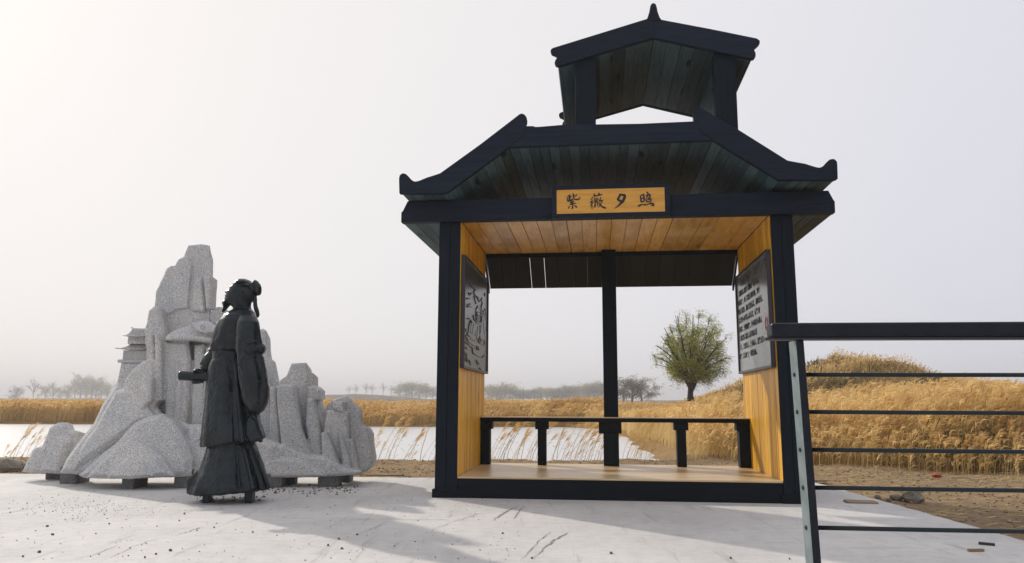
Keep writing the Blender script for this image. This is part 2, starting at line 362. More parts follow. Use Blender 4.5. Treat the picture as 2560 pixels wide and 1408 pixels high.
def big_mesh(name, V, Fq, mats, midx=None, tint=None, parent=None, smooth=False):
    me = bpy.data.meshes.new(name); V = np.asarray(V, np.float32); Fq = np.asarray(Fq, np.int32); k = Fq.shape[1]
    me.vertices.add(len(V)); me.vertices.foreach_set('co', V.ravel()); me.loops.add(Fq.size); me.loops.foreach_set('vertex_index', Fq.ravel())
    me.polygons.add(len(Fq)); me.polygons.foreach_set('loop_start', np.arange(0, Fq.size, k, dtype=np.int32)); me.polygons.foreach_set('loop_total', np.full(len(Fq), k, np.int32))
    for m_ in mats: me.materials.append(m_)
    if midx is not None: me.polygons.foreach_set('material_index', np.asarray(midx, np.int32))
    if smooth: me.polygons.foreach_set('use_smooth', np.ones(len(Fq), bool))
    if tint is not None:
        a = me.attributes.new('tint', 'FLOAT', 'POINT'); a.data.foreach_set('value', np.asarray(tint, np.float32))
    me.update(calc_edges=True); o = bpy.data.objects.new(name, me); link(o, parent); return o

# ------------------------------------------------------------------ terrain
rng = np.random.default_rng(7)
POND = [(-70, 14.3), (-9, 14.2), (-3, 14.0), (1.5, 14.2), (3.1, 14.6), (3.9, 17), (4.2, 21), (4.6, 28), (4.9, 35), (5.0, 41), (3, 44.5), (-8, 44), (-20, 46.5), (-70, 48)]
def fbm(x, y, s, o=4, seed=0.0):
    out = np.zeros(len(x)); a = 1.0; tot = 0
    for k in range(o):
        f = s*2**k; p = rng_ph[k+int(seed) % 5]
        out += a*(np.sin(x*f*1.0+p[0]+1.7*np.sin(y*f*.6+p[1]))*np.sin(y*f*1.1+p[2]+1.3*np.sin(x*f*.7+p[3]))); tot += a; a *= .55
    return out/tot
rng_ph = rng.uniform(0, 6.28, (12, 4))
def gh(x, y):
    x = np.asarray(x, float); y = np.asarray(y, float)
    z = np.full(x.shape, -0.05)
    far = np.clip((y-16)/14, 0, 1); z = z-.22*far
    z += .05*fbm(x, y, 1.3, 4)*np.clip((y-10.6)/1.5, 0, 1)
    zt = np.interp(x, [2, 6, 9, 12, 15, 18, 19.5, 21, 22.3, 23.6, 25.5, 27.5, 30, 35, 45, 60], [0, .05, .30, 1.15, 2.35, 3.0, 3.65, 3.45, 2.75, 2.0, 1.75, 1.6, .9, .3, .0, 0])
    pr = np.interp(y, [24, 32, 42, 46, 56, 72], [0, .28, .93, 1, .9, 0])
    z += zt*pr*(1+.13*fbm(x, y, .9, 4, 2))
    d = inside_dist(POND, np.stack([x.ravel(), y.ravel()], 1)).reshape(x.shape)+.25*fbm(x, y, 1.1, 3, 1)
    z = z-np.clip(d/1.3+.1, 0, 1)*.75
    z = np.where((x < 4.3) & (y < 24) & (y > 13.2), np.minimum(z, .02), z)
    z += np.where(y > 14, .0, 0)+.035*np.clip(1-np.abs(y-13.7)/.5, 0, 1)*(x < 3.2)
    return z
def build_ground():
    xs = np.concatenate([np.linspace(-1500, -70, 14), np.linspace(-60, -13, 40), np.arange(-12, 12, .09), np.linspace(12.2, 36, 110), np.linspace(38, 90, 18), np.linspace(110, 1500, 12)])
    ys = np.concatenate([np.linspace(-60, 4, 8), np.arange(5, 9.2, .4), np.arange(9.3, 15.5, .07), np.arange(15.6, 30, .3), np.arange(30.3, 62, .45), np.linspace(64, 200, 22), np.linspace(260, 2500, 12)])
    X, Y = np.meshgrid(xs, ys, indexing='ij'); Z = gh(X.ravel(), Y.ravel())
    near = (X.ravel() > -13) & (X.ravel() < 13) & (Y.ravel() > 10.2) & (Y.ravel() < 15.6)
    Z += near*(.022*fbm(X.ravel(), Y.ravel(), 6.1, 3, 3)+.012*rng.uniform(-1, 1, len(Z)))
    under = (X.ravel() < 3.9) & (Y.ravel() < 10.0); Z = np.where(under, -.2, Z)
    nx, ny = X.shape; I = np.arange(nx*ny).reshape(nx, ny)
    Q = np.stack([I[:-1, :-1], I[1:, :-1], I[1:, 1:], I[:-1, 1:]], -1).reshape(-1, 4)
    o = big_mesh('ground', np.stack([X.ravel(), Y.ravel(), Z], 1), Q, [DIRT], smooth=True); tag(o, kind='structure')
build_ground()
m = MB(); m.add([(-72, 13, -.42), (8, 13, -.42), (8, 49, -.42), (-72, 49, -.42)], [(0, 1, 2, 3)]); tag(m.build('water', WATER), kind='structure')
# concrete plaza with a slightly ragged edge
def plaza():
    random.seed(3)
    e = []
    def seg(a, b, n, j):
        for i in range(n):
            t = i/n; e.append((a[0]+(b[0]-a[0])*t+random.uniform(-j, j), a[1]+(b[1]-a[1])*t+random.uniform(-j, j)))
    seg((-14, -6), (3.45, -6), 6, 0); seg((3.55, -5.5), (3.88, 9.6), 90, .012); seg((3.85, 10.05), (-1.0, 10.38), 60, .018); seg((-1, 10.38), (-7.2, 10.75), 60, .022); seg((-7.2, 10.75), (-14, 11.2), 20, .03)
    m = MB(); n = len(e); m.v = [(x, y, 0) for x, y in e]+[(x*1.0, y, -.14) for x, y in e]
    for t in tessellate_polygon([[Vector((x, y, 0)) for x, y in e]]):
        a, b, c = [e[i] for i in t]
        if (b[0]-a[0])*(c[1]-a[1])-(b[1]-a[1])*(c[0]-a[0]) < 0: t = (t[0], t[2], t[1])
        m.f.append(tuple(t))
    for i in range(n): m.f.append((i, i+n, (i+1) % n+n, (i+1) % n))
    tag(m.build('pavement', CONC), kind='structure')
plaza()
SCUFF = simple('dark_scuff', (.20, .195, .19), .9, c2=(.33, .325, .32), scale=30)
def scuff(pts, w0, w1, seed, name='scuff_mark'):
    r = random.Random(seed); m = MB(); P_ = [gnd(*p) for p in pts]; Q_ = []
    for a, b in zip(P_[:-1], P_[1:]):
        for k in range(10): Q_.append(a.lerp(b, k/10)+Vector((r.gauss(0, .006), r.gauss(0, .006), 0)))
    Q_.append(P_[-1]); n = len(Q_); dr = (P_[-1]-P_[0]).normalized(); nn = Vector((-dr.y, dr.x, 0)); vs = []
    for i, q in enumerate(Q_):
        t = i/(n-1); w_ = (w0+(w1-w0)*t)*min(1, t*4+.1, (1-t)*4+.1)*r.uniform(.5, 1.3); vs += [(q.x-nn.x*w_, q.y-nn.y*w_, .0035), (q.x+nn.x*w_, q.y+nn.y*w_, .0035)]
    m.add(vs, [(2*i, 2*i+2, 2*i+3, 2*i+1) for i in range(n-1)]); o = m.build(name, SCUFF, bpy.data.objects['pavement'])
for i, (p_, a_, b_) in enumerate([([(690,1295),(860,1298),(1050,1300),(1235,1302)], .004, .003), ([(1296,1266),(1262,1281),(1232,1302)], .006, .012), ([(1312,1264),(1298,1278),(1284,1300)], .003, .006), ([(1418,1333),(1385,1352),(1330,1398)], .010, .005), ([(1376,1330),(1350,1352),(1300,1404)], .005, .003), ([(512,1316),(478,1327),(438,1340)], .006, .003), ([(1230,1275),(1130,1306),(1060,1335)], .003, .002), ([(980,1300),(930,1322),(880,1342)], .002, .003), ([(300,1362),(240,1385),(170,1406)], .004, .002), ([(400,1345),(330,1368),(270,1400)], .003, .002)]): scuff(p_, a_, b_, i+5)

# ------------------------------------------------------------------ pavilion
WI, D, ZF, ZC = 3.33, 1.91, .218, 2.986
pv = empty('pavilion', (PX0, PY0, 0), YAW, label='dark timber open pavilion with stepped gable roof, raised lantern and orange boarded inside', cat='pavilion')
def pbox(name, a, b, mt, bevel=.004, parent=pv):
    c = [(a[i]+b[i])/2 for i in range(3)]; h = [abs(b[i]-a[i])/2 for i in range(3)]
    m = MB(); m.box([-x for x in h], h); return m.build(name, mt, parent, bevel=bevel, loc=c)
PLK = {}
def plank(a, b, mt, parent=pv, rot=None, name='plank', jit=.0015):
    """one board; alike boards share their mesh"""
    c = Vector([(a[i]+b[i])/2 for i in range(3)]); h = tuple(round(abs(b[i]-a[i])/2, 4) for i in range(3)); key = (h, mt.name)
    if key not in PLK:
        m = MB(); m.box([-x for x in h], h); me = m.mesh('plank', mt); bm = bmesh.new(); bm.from_mesh(me)
        bmesh.ops.bevel(bm, geom=bm.edges[:], offset=.0032, segments=1, affect='EDGES'); bm.to_mesh(me); bm.free(); PLK[key] = me
    o = bpy.data.objects.new(name, PLK[key]); link(o, parent); o.location = c+Vector([random.uniform(-jit, jit) for _ in range(3)])
    if rot: o.rotation_euler = rot
    return o
random.seed(11)
# base
pbox('base_beam', (0.003, .0, .0), (WI-.003, .09, ZF-.022), DARKT)
pbox('base_beam', (-.2, D-.09, .0), (WI+.2, D+.03, ZF-.022), DARKT)
for s in (0, 1): pbox('base_beam', ((-.2, WI+.06)[s], .25, 0), ((-.06, WI+.2)[s], D-.1, ZF-.02), DARKT)
for n_ in range(12):
    v0 = .012+n_*(D-.02)/12; plank((-.028, v0, ZF-.02), (WI+.028, v0+(D-.02)/12-.0035, ZF), FLO, jit=.0008, name='floor_board')
# corner posts: each of two boards, with a plinth
def post(u0, u1, v0, v1, um):
    e = empty('post', (0, 0, 0)); e.parent = pv
    pbox('post_board', (u0, v0, 0), (um-.003, v1, ZC-.014), NAVYZ, parent=e); pbox('post_board', (um+.003, v0+.001, 0), (u1, v1, ZC-.014), NAVYZ, parent=e)
    pbox('post_core', (um-.02, v0+.008, .001), (um+.02, v1-.01, ZC-.02), NAVYZ, parent=e, bevel=0)
    pbox('plinth', (u0-.025, v0-.014, 0), (u1+(.012 if u0 < 0 else .025), v1+.01, .088), DARKT, parent=e)
post(-.2434, -.003, .0, .22, -.125); post(WI+.003, WI+.234, .0, .22, WI+.113)
post(-.2434, -.064, D-.2, D, -.15); post(WI+.064, WI+.234, D-.2, D, WI+.15)
# side walls: upright boards, lined outside with dark boards
vw = .004; k = 0
wl = [.14, .115, .14, .10, .14, .135, .12, .14, .10, .14, .13, .12, .14, .14, .2]
for k, w_ in enumerate(wl):
    v1 = min(vw+w_, D-.004)
    if v1-vw < .03: break
    for s in (0, 1):
        u0, u1 = ((-.0015-.028, -.0015), (WI+.0015, WI+.0295))[s]
        plank((u0, vw, ZF+.001), (u1, v1-.004, ZC-.002), ORZ, name='wall_board')
        if vw > .26: plank(((-.062, WI+.032)[s], vw+.02, .19), ((-.032, WI+.062)[s], v1+.014, ZC), NAVYZ, name='outer_board')
    vw = v1
# ceiling boards
for i in range(20):
    a = i*WI/20; plank((a+.0020, .042, ZC), (a+WI/20-.0020, D+.03, ZC+.02), ORY, name='ceiling_board')
# middle post at the back
ua, ub = pav(1505, 700, D-.15)[0], pav(1540, 700, D-.15)[0]
pbox('middle_post', (ua, D-.15, ZF+.0005), (ub, D-.0, ZC-.001), NAVYZ)
pbox('lintel', (-.05, D+.002, ZC-.06), (WI+.05, D+.03, ZC-.002), NAVY)
# header beam
hb = [(-.669, 2.972), (3.985, 2.972), (3.988, 3.097), (3.978, 3.106), (3.93, 3.213), (-.60, 3.213), (-.65, 3.106), (-.66, 3.092), (-.669, 3.088)]
m = MB(); m.prism(hb, -.06, .038); m.build('header_beam', NAVY, pv, bevel=.004)
m = MB(); m.prism(hb, 2.12, 2.2); m.build('header_beam', NAVY, pv, bevel=.004)
pbox('tie_beam', (-.6, .3, ZC+.09), (3.93, .36, 3.19), NAVY); pbox('tie_beam', (-.6, 1.7, ZC+.09), (3.93, 1.78, 3.19), NAVY)
for i in range(3): pbox('bounce_block_board', (.0+i*WI/3, .045, ZC+.0215), ((i+1)*WI/3-.002, D+.03, ZC+.034), DARKT, bevel=0)  # unseen dark boards added to block orange bounce off the ceiling tops
def cover(p, q, va, vb, par=None, off=.0215, th=.012):
    an = math.atan2(q[1]-p[1], q[0]-p[0]); nx, nz = -math.sin(an), math.cos(an); m = MB()
    m.prism([(p[0]+nx*off, p[1]+nz*off), (q[0]+nx*off, q[1]+nz*off), (q[0]+nx*(off+th), q[1]+nz*(off+th)), (p[0]+nx*(off+th), p[1]+nz*(off+th))], va, vb); return m.build('added_seam_sheet', DARKT, par or pv)  # unseen dark sheet added above the boards to black out light in the seams
# side eaves: soffit boards and side fascia
for s in (0, 1):
    seams = [-.664, -.525, -.40, -.25] if s == 0 else [WI+.24, WI+.385, WI+.50, 3.98]
    for i in range(3): plank((seams[i]+.002, .04, ZC-.012), (seams[i+1]-.002, 2.118, ZC+.008), CHAR, name='soffit_board')
    u = (-.668, 3.966)[s]; pbox('eave_board', (u, .04, ZC+.010), (u+.02, 2.118, 3.10), NAVY)
# back skirt of sloping boards
v0, z0, v1, z1 = D+.05, ZC+.0, D+.50, 2.585; ln = math.hypot(v1-v0, z1-z0); an = math.atan2(z1-z0, v1-v0)
for i in range(17):
    a = i*WI/17; b = (i+1)*WI/17; g = .0055 if i in (3, 4) else .0002
    plank((a+g, -ln/2+(v0+v1)/2, (z0+z1)/2-.009), (b-.0003, ln/2+(v0+v1)/2, (z0+z1)/2+.009), CHARZ, rot=(an, 0, 0), name='skirt_board', jit=0)
for u in (-.035, WI+.01):
    m = MB(); tri = [(v0-.03, z0), (v1+.02, z1-.07), (v1+.03, z1+.02), (v0+.1, z0+.02)]
    m.v = [(u, a, b) for a, b in tri]+[(u+.022, a, b) for a, b in tri]; m.f = [(3, 2, 1, 0), (4, 5, 6, 7), (0, 1, 5, 4), (1, 2, 6, 5), (2, 3, 7, 6), (3, 0, 4, 7)]
    m.build('skirt_end_board', NAVY, pv)
# main roof: carved fascia boards front and back, boards between
VF = -.35
T = lambda L_, v=VF: [pav(x, y, v) for x, y in L_]
left_f = T([(998, 484), (997, 446), (999, 438), (1004, 434), (1010, 433), (1016, 436), (1022, 442), (1028, 449), (1034, 453), (1040, 453.5), (1047, 452), (1066, 444), (1082, 439), (1100, 433), (1200, 361), (1299, 285), (1305, 283.5), (1311, 286), (1316, 292), (1317.5, 299), (1317, 307), (1313, 315), (1308, 341), (1272, 368.5), (1123, 478), (1110, 484)])
right_f = T([(1783, 351), (1750, 327), (1743, 305), (1736, 296), (1733, 284), (1735, 273), (1741, 267), (1749, 267), (1851, 327), (1969, 401), (1990, 405), (2013, 409), (2030, 414.5), (2042, 418), (2050, 419), (2057, 416), (2063, 410), (2068, 404), (2074, 399), (2081, 397), (2088, 398.5), (2093, 404), (2094, 415), (2095, 447), (2088, 450), (1947, 450)])
flat_f = T([(1273, 368), (1306, 315), (1334, 315), (1337, 317), (1345, 317), (1404, 312), (1600, 309), (1737, 303), (1750, 327), (1782, 351)], VF+.004)
for vv in (0, 2.55):
    for nm, P_, dv in (('fascia_board', left_f, 0), ('fascia_board', right_f, 0), ('fascia_board', flat_f, .004)):
        m = MB(); m.prism(P_, VF+dv+vv, VF+.06+vv-dv); m.build(nm, NAVY, pv, bevel=.006)
def slope_boards(p, q, n, va, vb, mt, name='roof_board', th=.02, gap=.0016):
    ln = math.hypot(q[0]-p[0], q[1]-p[1]); an = math.atan2(q[1]-p[1], q[0]-p[0]); w_ = ln/n
    for i in range(n):
        t = (i+.5)/n; c = (p[0]+(q[0]-p[0])*t-math.sin(an)*th/2, p[1]+(q[1]-p[1])*t+math.cos(an)*th/2)
        g = random.uniform(.5, 1.6)*gap
        wd = round((w_-2*gap)*.5, 4)
        plank((c[0]-wd, va, c[1]-th/2), (c[0]+wd, vb, c[1]+th/2), mt, rot=(0, -an, 0), name=name)
La, Lb, Lc, Ld = (-.60, 3.222), (-.06, 3.222), (.571, 3.708), (2.716, 3.708); Le, Lf = (3.37, 3.258), (3.93, 3.258)
for p_, q_ in ((La, Lb), (Lb, (Lc[0]-.004, Lc[1]-.003)), ((Lc[0]-.02, Lc[1]+.003), (Ld[0]+.02, Ld[1]+.003)), ((Ld[0]+.004, Ld[1]-.003), Le), (Le, Lf)): cover(p_, q_, VF+.066, 2.185)
slope_boards(La, Lb, 5, VF+.064, 2.19, CHAR); slope_boards(Lb, Lc, 7, VF+.064, 2.19, CHAR); slope_boards(Lc, Ld, 20, VF+.064, 2.19, CHAR)
slope_boards(Ld, Le, 7, VF+.064, 2.19, CHAR); slope_boards(Le, Lf, 5, VF+.064, 2.19, CHAR)
# lantern
g_left = T([(1634.5, 40), (1618, 45.5), (1500, 82), (1390, 116), (1381, 119), (1376.5, 123), (1376, 128), (1379, 133), (1388, 136.5), (1393, 142), (1388, 149), (1386, 156), (1389, 162), (1398, 164), (1488, 136), (1634.5, 93)])
g_right = T([(1634.5, 40), (1634.5, 93), (1785, 125.5), (1879, 145.5), (1886, 145), (1890, 140), (1890, 131), (1885, 121), (1893, 115), (1900, 108), (1900.5, 100), (1893, 94.5), (1780, 71.5), (1653, 47.5)])
fin = T([(1616, 50), (1620, 40), (1623, 30), (1626, 14), (1629, 9), (1634, 7), (1639, 9), (1642, 17), (1644, 28), (1649, 42), (1655, 51)])
lan = empty('lantern', (0, 0, 0)); lan.parent = pv
for vv in (0, 1.88):
    m = MB(); m.prism(g_left, VF+.01+vv, VF+.07+vv); m.build('gable_board', NAVY, lan, bevel=.006)
    m = MB(); m.prism(g_right, VF+.011+vv, VF+.07+vv); m.build('gable_board', NAVY, lan, bevel=.006)
    m = MB(); m.prism(fin, VF+.002+vv, VF+.066+vv); m.build('finial', NAVY, lan, bevel=.006)
pk, pl, pr_ = pav(1634.5, 93, VF), pav(1396, 164, VF), pav(1881, 146, VF)
def slope2(p, q, n):
    ln = math.hypot(q[0]-p[0], q[1]-p[1]); an = math.atan2(q[1]-p[1], q[0]-p[0])
    for i in range(n):
        t = (i+.5)/n; c = (p[0]+(q[0]-p[0])*t-math.sin(an)*.010, p[1]+(q[1]-p[1])*t+math.cos(an)*.010+.003); wd = round(ln/n/2-.0016, 4)
        plank((c[0]-wd, VF+.074, c[1]-.01), (c[0]+wd, 1.52, c[1]+.01), CHAR, rot=(0, -an, 0), parent=lan, name='roof_board')
slope2(pl, pk, 7); slope2(pk, pr_, 7)
pbox('ridge_board', (pk[0]-.05, VF+.075, pk[1]+.006), (pk[0]+.05, 1.52, pk[1]+.02), DARKT, parent=lan, bevel=0)
cover(pl, (pk[0]+.010, pk[1]+.004), VF+.078, 1.51, lan, .025); cover((pk[0]+.006, pk[1]-.002), pr_, VF+.078, 1.51, lan, .025)
def zroof(u): return pl[1]+(pk[1]-pl[1])*(u-pl[0])/(pk[0]-pl[0]) if u < pk[0] else pk[1]+(pr_[1]-pk[1])*(u-pk[0])/(pr_[0]-pk[0])
for (a, b) in ((1.285, 1.505), (2.765, 2.99)):
    for va in (-.287, 1.38):
        m = MB(); m.prism([(a, 3.72), (b, 3.72), (b, zroof(b)-.002), (a, zroof(a)-.002)], va, va+.13); m.build('lantern_post', NAVYZ, lan, bevel=.004)
for s, u in ((0, 1.30), (1, 2.80)):
    zt_ = zroof(u if s == 0 else u+.02)-.01; nb = 6
    for i in range(nb):
        h_ = (zt_-3.76)/nb; plank((u, -.15, 3.76+i*h_), (u+.02, 1.375, 3.76+(i+1)*h_-.003), CHAR, parent=lan, name='side_board')

# ------------------------------------------------------------------ bench
sv_ = 1.56; zs = pav(1500, 1043.5, sv_)[1]
bn = empty('bench', (PX0, PY0, 0), YAW, label='long dark timber bench with square legs across the open back of the pavilion', cat='bench')
pbox('seat', (.003, sv_, zs-.060), (WI-.003, D-.155, zs-.012), DARKT, parent=bn); pbox('seat_sheen_board', (.004, sv_+.004, zs-.0115), (WI-.004, D-.158, zs), FLO, parent=bn, bevel=.002)  # pale top board stands in for sunlight grazing the dark seat
for (xa, xb) in ((1202, 1224), (1344, 1365), (1693, 1716), (1849, 1876)):
    u0, u1 = pav(xa, 1110, sv_+.03)[0], pav(xb, 1110, sv_+.03)[0]
    l = empty('leg', (0, 0, 0)); l.parent = bn
    pbox('upright', (u0, sv_+.03, ZF+.001), (u1, D-.17, zs-.155), NAVYZ, parent=l); pbox('bracket', (max(.004, u0-.03), sv_+.018, zs-.154), (min(WI-.004, u1+.03), D-.165, zs-.061), DARKT, parent=l)
u0, u1 = pav(1497, 1070, sv_+.02)[0], pav(1554, 1070, sv_+.02)[0]; pbox('bracket', (u0, sv_+.02, zs-.20), (u1, D-.156, zs-.061), DARKT, parent=bn)
u0, u1 = pav(1509, 1120, sv_+.04)[0], pav(1547, 1120, sv_+.04)[0]; pbox('leg', (u0, sv_+.04, ZF+.001), (u1, D-.156, zs-.201), NAVYZ, parent=bn)

# ------------------------------------------------------------------ name board with brush characters
VS = -.13
(u0, z1_), (u1, _), (_, z0_) = pav(1391.5, 475.5, VS), pav(1661, 467, VS), pav(1392, 535, VS)
cu, cz = (u0+u1)/2, (z1_+z0_)/2; W2, H2 = (u1-u0)/2, (z1_-z0_)/2
c, s = math.cos(YAW), math.sin(YAW)
nb = empty('name_board', (PX0+cu*c-VS*s, PY0+cu*s+VS*c, cz), YAW, label='orange framed board with four black brush characters on the front beam', cat='sign')
pbox('frame', (-W2-.055, .012, -H2-.045), (W2+.055, .066, H2+.045), NAVY, parent=nb)
for a, b in (((-W2-.055, -.006, H2+.001), (W2+.055, .011, H2+.045)), ((-W2-.055, -.006, -H2-.045), (W2+.055, .011, -H2-.001)), ((-W2-.055, -.006, -H2), (-W2-.001, .011, H2)), ((W2+.001, -.006, -H2), (W2+.055, .011, H2))): pbox('moulding', a, b, NAVY, parent=nb, bevel=.003)
pbox('board', (-W2, .0, -H2), (W2, .0115, H2), SIGN, parent=nb, bevel=0)
def st_map(x, y):
    s_ = (x-177)/2150; t_ = (y-(203-73*s_))/482; return (-W2+s_*2*W2, H2-t_*2*H2)
CH = {
 'first': [((388,325),(392,385),(402,428),10,20),((440,285),(442,345),(440,402),18,20),((442,345),(470,335),(488,322),16,8),((395,432),(450,410),(510,370),22,10),((418,300),(424,350),(424,410),12,14),
   ((506,268),(520,320),(518,378),22,16),((520,335),(560,315),(592,288),10,16),((515,380),(580,392),(628,380),18,20),((628,382),(644,362),(630,325),18,5),
   ((508,395),(480,420),(446,452),16,12),((446,452),(490,448),(530,420),14,14),((530,420),(500,450),(455,490),14,12),((440,494),(500,482),(568,466),20,14),((496,470),(500,520),(494,578),16,20),((494,580),(480,574),(466,560),16,4),
   ((436,520),(424,550),(412,572),12,20),((532,508),(560,530),(584,555),10,26)],
 'second': [((904,325),(1000,305),(1092,286),12,20),((922,268),(940,300),(956,330),22,12),((1034,250),(1024,285),(1000,318),24,10),
   ((905,340),(880,370),(855,396),16,8),((905,395),(870,430),(832,462),18,6),((880,430),(884,500),(886,580),14,16),((920,425),(880,480),(832,528),16,5),
   ((936,345),(934,375),(936,402),12,12),((968,340),(966,372),(968,400),12,12),((1004,348),(1002,375),(1000,395),12,10),((930,408),(970,402),(1016,386),12,12),((926,436),(970,428),(1010,418),12,10),
   ((944,455),(940,505),(922,556),14,8),((944,458),(975,448),(1002,444),10,12),((1002,444),(1000,480),(992,515),14,14),((960,485),(956,515),(948,548),10,8),
   ((1062,340),(1050,385),(1020,432),16,10),((1024,424),(1070,412),(1112,408),12,18),((1086,418),(1060,480),(1004,546),16,8),((1024,448),(1075,520),(1168,560),14,26),((1100,540),(1135,555),(1170,563),28,4)],
 'third': [((1448,262),(1430,330),(1388,396),26,30),((1446,282),(1500,292),(1556,294),26,34),((1552,290),(1510,400),(1470,450),40,34),((1480,430),(1420,500),(1330,566),38,5),((1392,385),(1450,410),(1514,430),26,34)],
 'fourth': [((1846,305),(1856,365),(1862,436),18,24),((1850,310),(1885,290),(1925,270),16,18),((1912,270),(1920,340),(1918,420),22,22),((1862,368),(1888,355),(1914,345),16,14),((1864,432),(1890,425),(1918,412),18,16),
   ((1976,222),(1992,245),(2006,270),16,22),((1956,308),(2000,290),(2044,276),18,20),((2044,276),(2030,330),(2004,374),22,22),((1994,292),(1976,340),(1944,386),18,8),((1966,384),(1966,405),(1972,436),18,16),
   ((1972,388),(2020,374),(2062,362),14,20),((2062,362),(2056,390),(2040,424),20,14),((1976,432),(2010,424),(2040,416),14,14),
   ((1798,518),(1840,494),(1890,478),26,18),((1890,478),(1950,486),(2000,474),14,16),((2000,474),(2060,456),(2116,484),16,30),((2116,486),(2090,500),(2050,492),22,6),((1936,462),(1938,480),(1928,500),12,14)]}
for nm in CH:
    m = MB()
    for i, (p0, p1, p2, wa, wb) in enumerate(CH[nm]):
        n = 9; Lp = []; Rp = []
        for k in range(n):
            t = k/(n-1); x = (1-t)**2*p0[0]+2*t*(1-t)*(2*p1[0]-.5*(p0[0]+p2[0]))+t*t*p2[0]; y = (1-t)**2*p0[1]+2*t*(1-t)*(2*p1[1]-.5*(p0[1]+p2[1]))+t*t*p2[1]
            dx = 2*(1-t)*((2*p1[0]-.5*(p0[0]+p2[0]))-p0[0])+2*t*(p2[0]-(2*p1[0]-.5*(p0[0]+p2[0]))); dy = 2*(1-t)*((2*p1[1]-.5*(p0[1]+p2[1]))-p0[1])+2*t*(p2[1]-(2*p1[1]-.5*(p0[1]+p2[1])))
            l_ = math.hypot(dx, dy) or 1; w_ = (wa+(wb-wa)*t)*.72*(min(1, .45+t*3.5) if wa > 8 else 1)*min(1, .5+(1-t)*3)
            Lp.append(st_map(x-dy/l_*w_, y+dx/l_*w_)); Rp.append(st_map(x+dy/l_*w_, y-dx/l_*w_))
        yf = -.004-.00006*i; vs = [(a, yf, b) for a, b in Lp]+[(a, yf, b) for a, b in Rp]+[(a, .0, b) for a, b in Lp]+[(a, .0, b) for a, b in Rp]; fs = []
        for k in range(n-1):
            fs += [(k, k+1, n+k+1, n+k), (k, 2*n+k, 2*n+k+1, k+1), (n+k, n+k+1, 3*n+k+1, 3*n+k)]
        fs += [(0, n, 3*n, 2*n), (n-1, 3*n-1, 4*n-1, 2*n-1)]
        m.add(vs, fs)
    m.build('brush_character', INK, nb)

# ------------------------------------------------------------------ panels on the side walls
def text_mesh(s_, size, mt, name='lettering', ext=.0015):
    cu_ = bpy.data.curves.new('t', 'FONT'); cu_.body = s_; cu_.size = size; cu_.extrude = ext; cu_.resolution_u = 2; cu_.align_x = 'LEFT'; cu_.offset = -size*.010; cu_.space_character = 1.32; cu_.size = size*.76
    o = bpy.data.objects.new('t', cu_); COL.objects.link(o); dg = bpy.context.evaluated_depsgraph_get(); me = bpy.data.meshes.new_from_object(o.evaluated_get(dg)); bpy.data.objects.remove(o)
    me.name = name; me.materials.clear(); me.materials.append(mt); return me
ZP0, ZP1, VA, VB = pav(1156, 920, .05)[1], 2.615, .045, D+.005
def panel(side, label, cat, name, face):
    # local frame: x along depth, y out of the wall into the room, z up
    u = 0.0 if side == 0 else WI
    c, s = math.cos(YAW), math.sin(YAW); vm, zm = (VA+VB)/2, (ZP0+ZP1)/2
    e = empty(name, (PX0+u*c-vm*s, PY0+u*s+vm*c, zm), YAW+(math.pi/2 if side == 1 else -math.pi/2), label=label, cat=cat)
    # rotation: panel front looks along local -y
    w_, h_ = (VB-VA)/2, (ZP1-ZP0)/2
    pbox('backing', (-w_+.03, -.030, -h_+.03), (w_-.03, -.001, h_-.03), face, parent=e, bevel=0)
    fm = FRAME
    pbox('frame', (-w_, -.048, h_-.03), (w_, -.001, h_), fm, parent=e); pbox('frame', (-w_, -.048, -h_), (w_, -.001, -h_+.03), fm, parent=e)
    pbox('frame', (-w_, -.0475, -h_+.031), (-w_+.03, -.001, h_-.031), fm, parent=e); pbox('frame', (w_-.03, -.0475, -h_+.031), (w_, -.001, h_-.031), fm, parent=e)
    return e, w_, h_
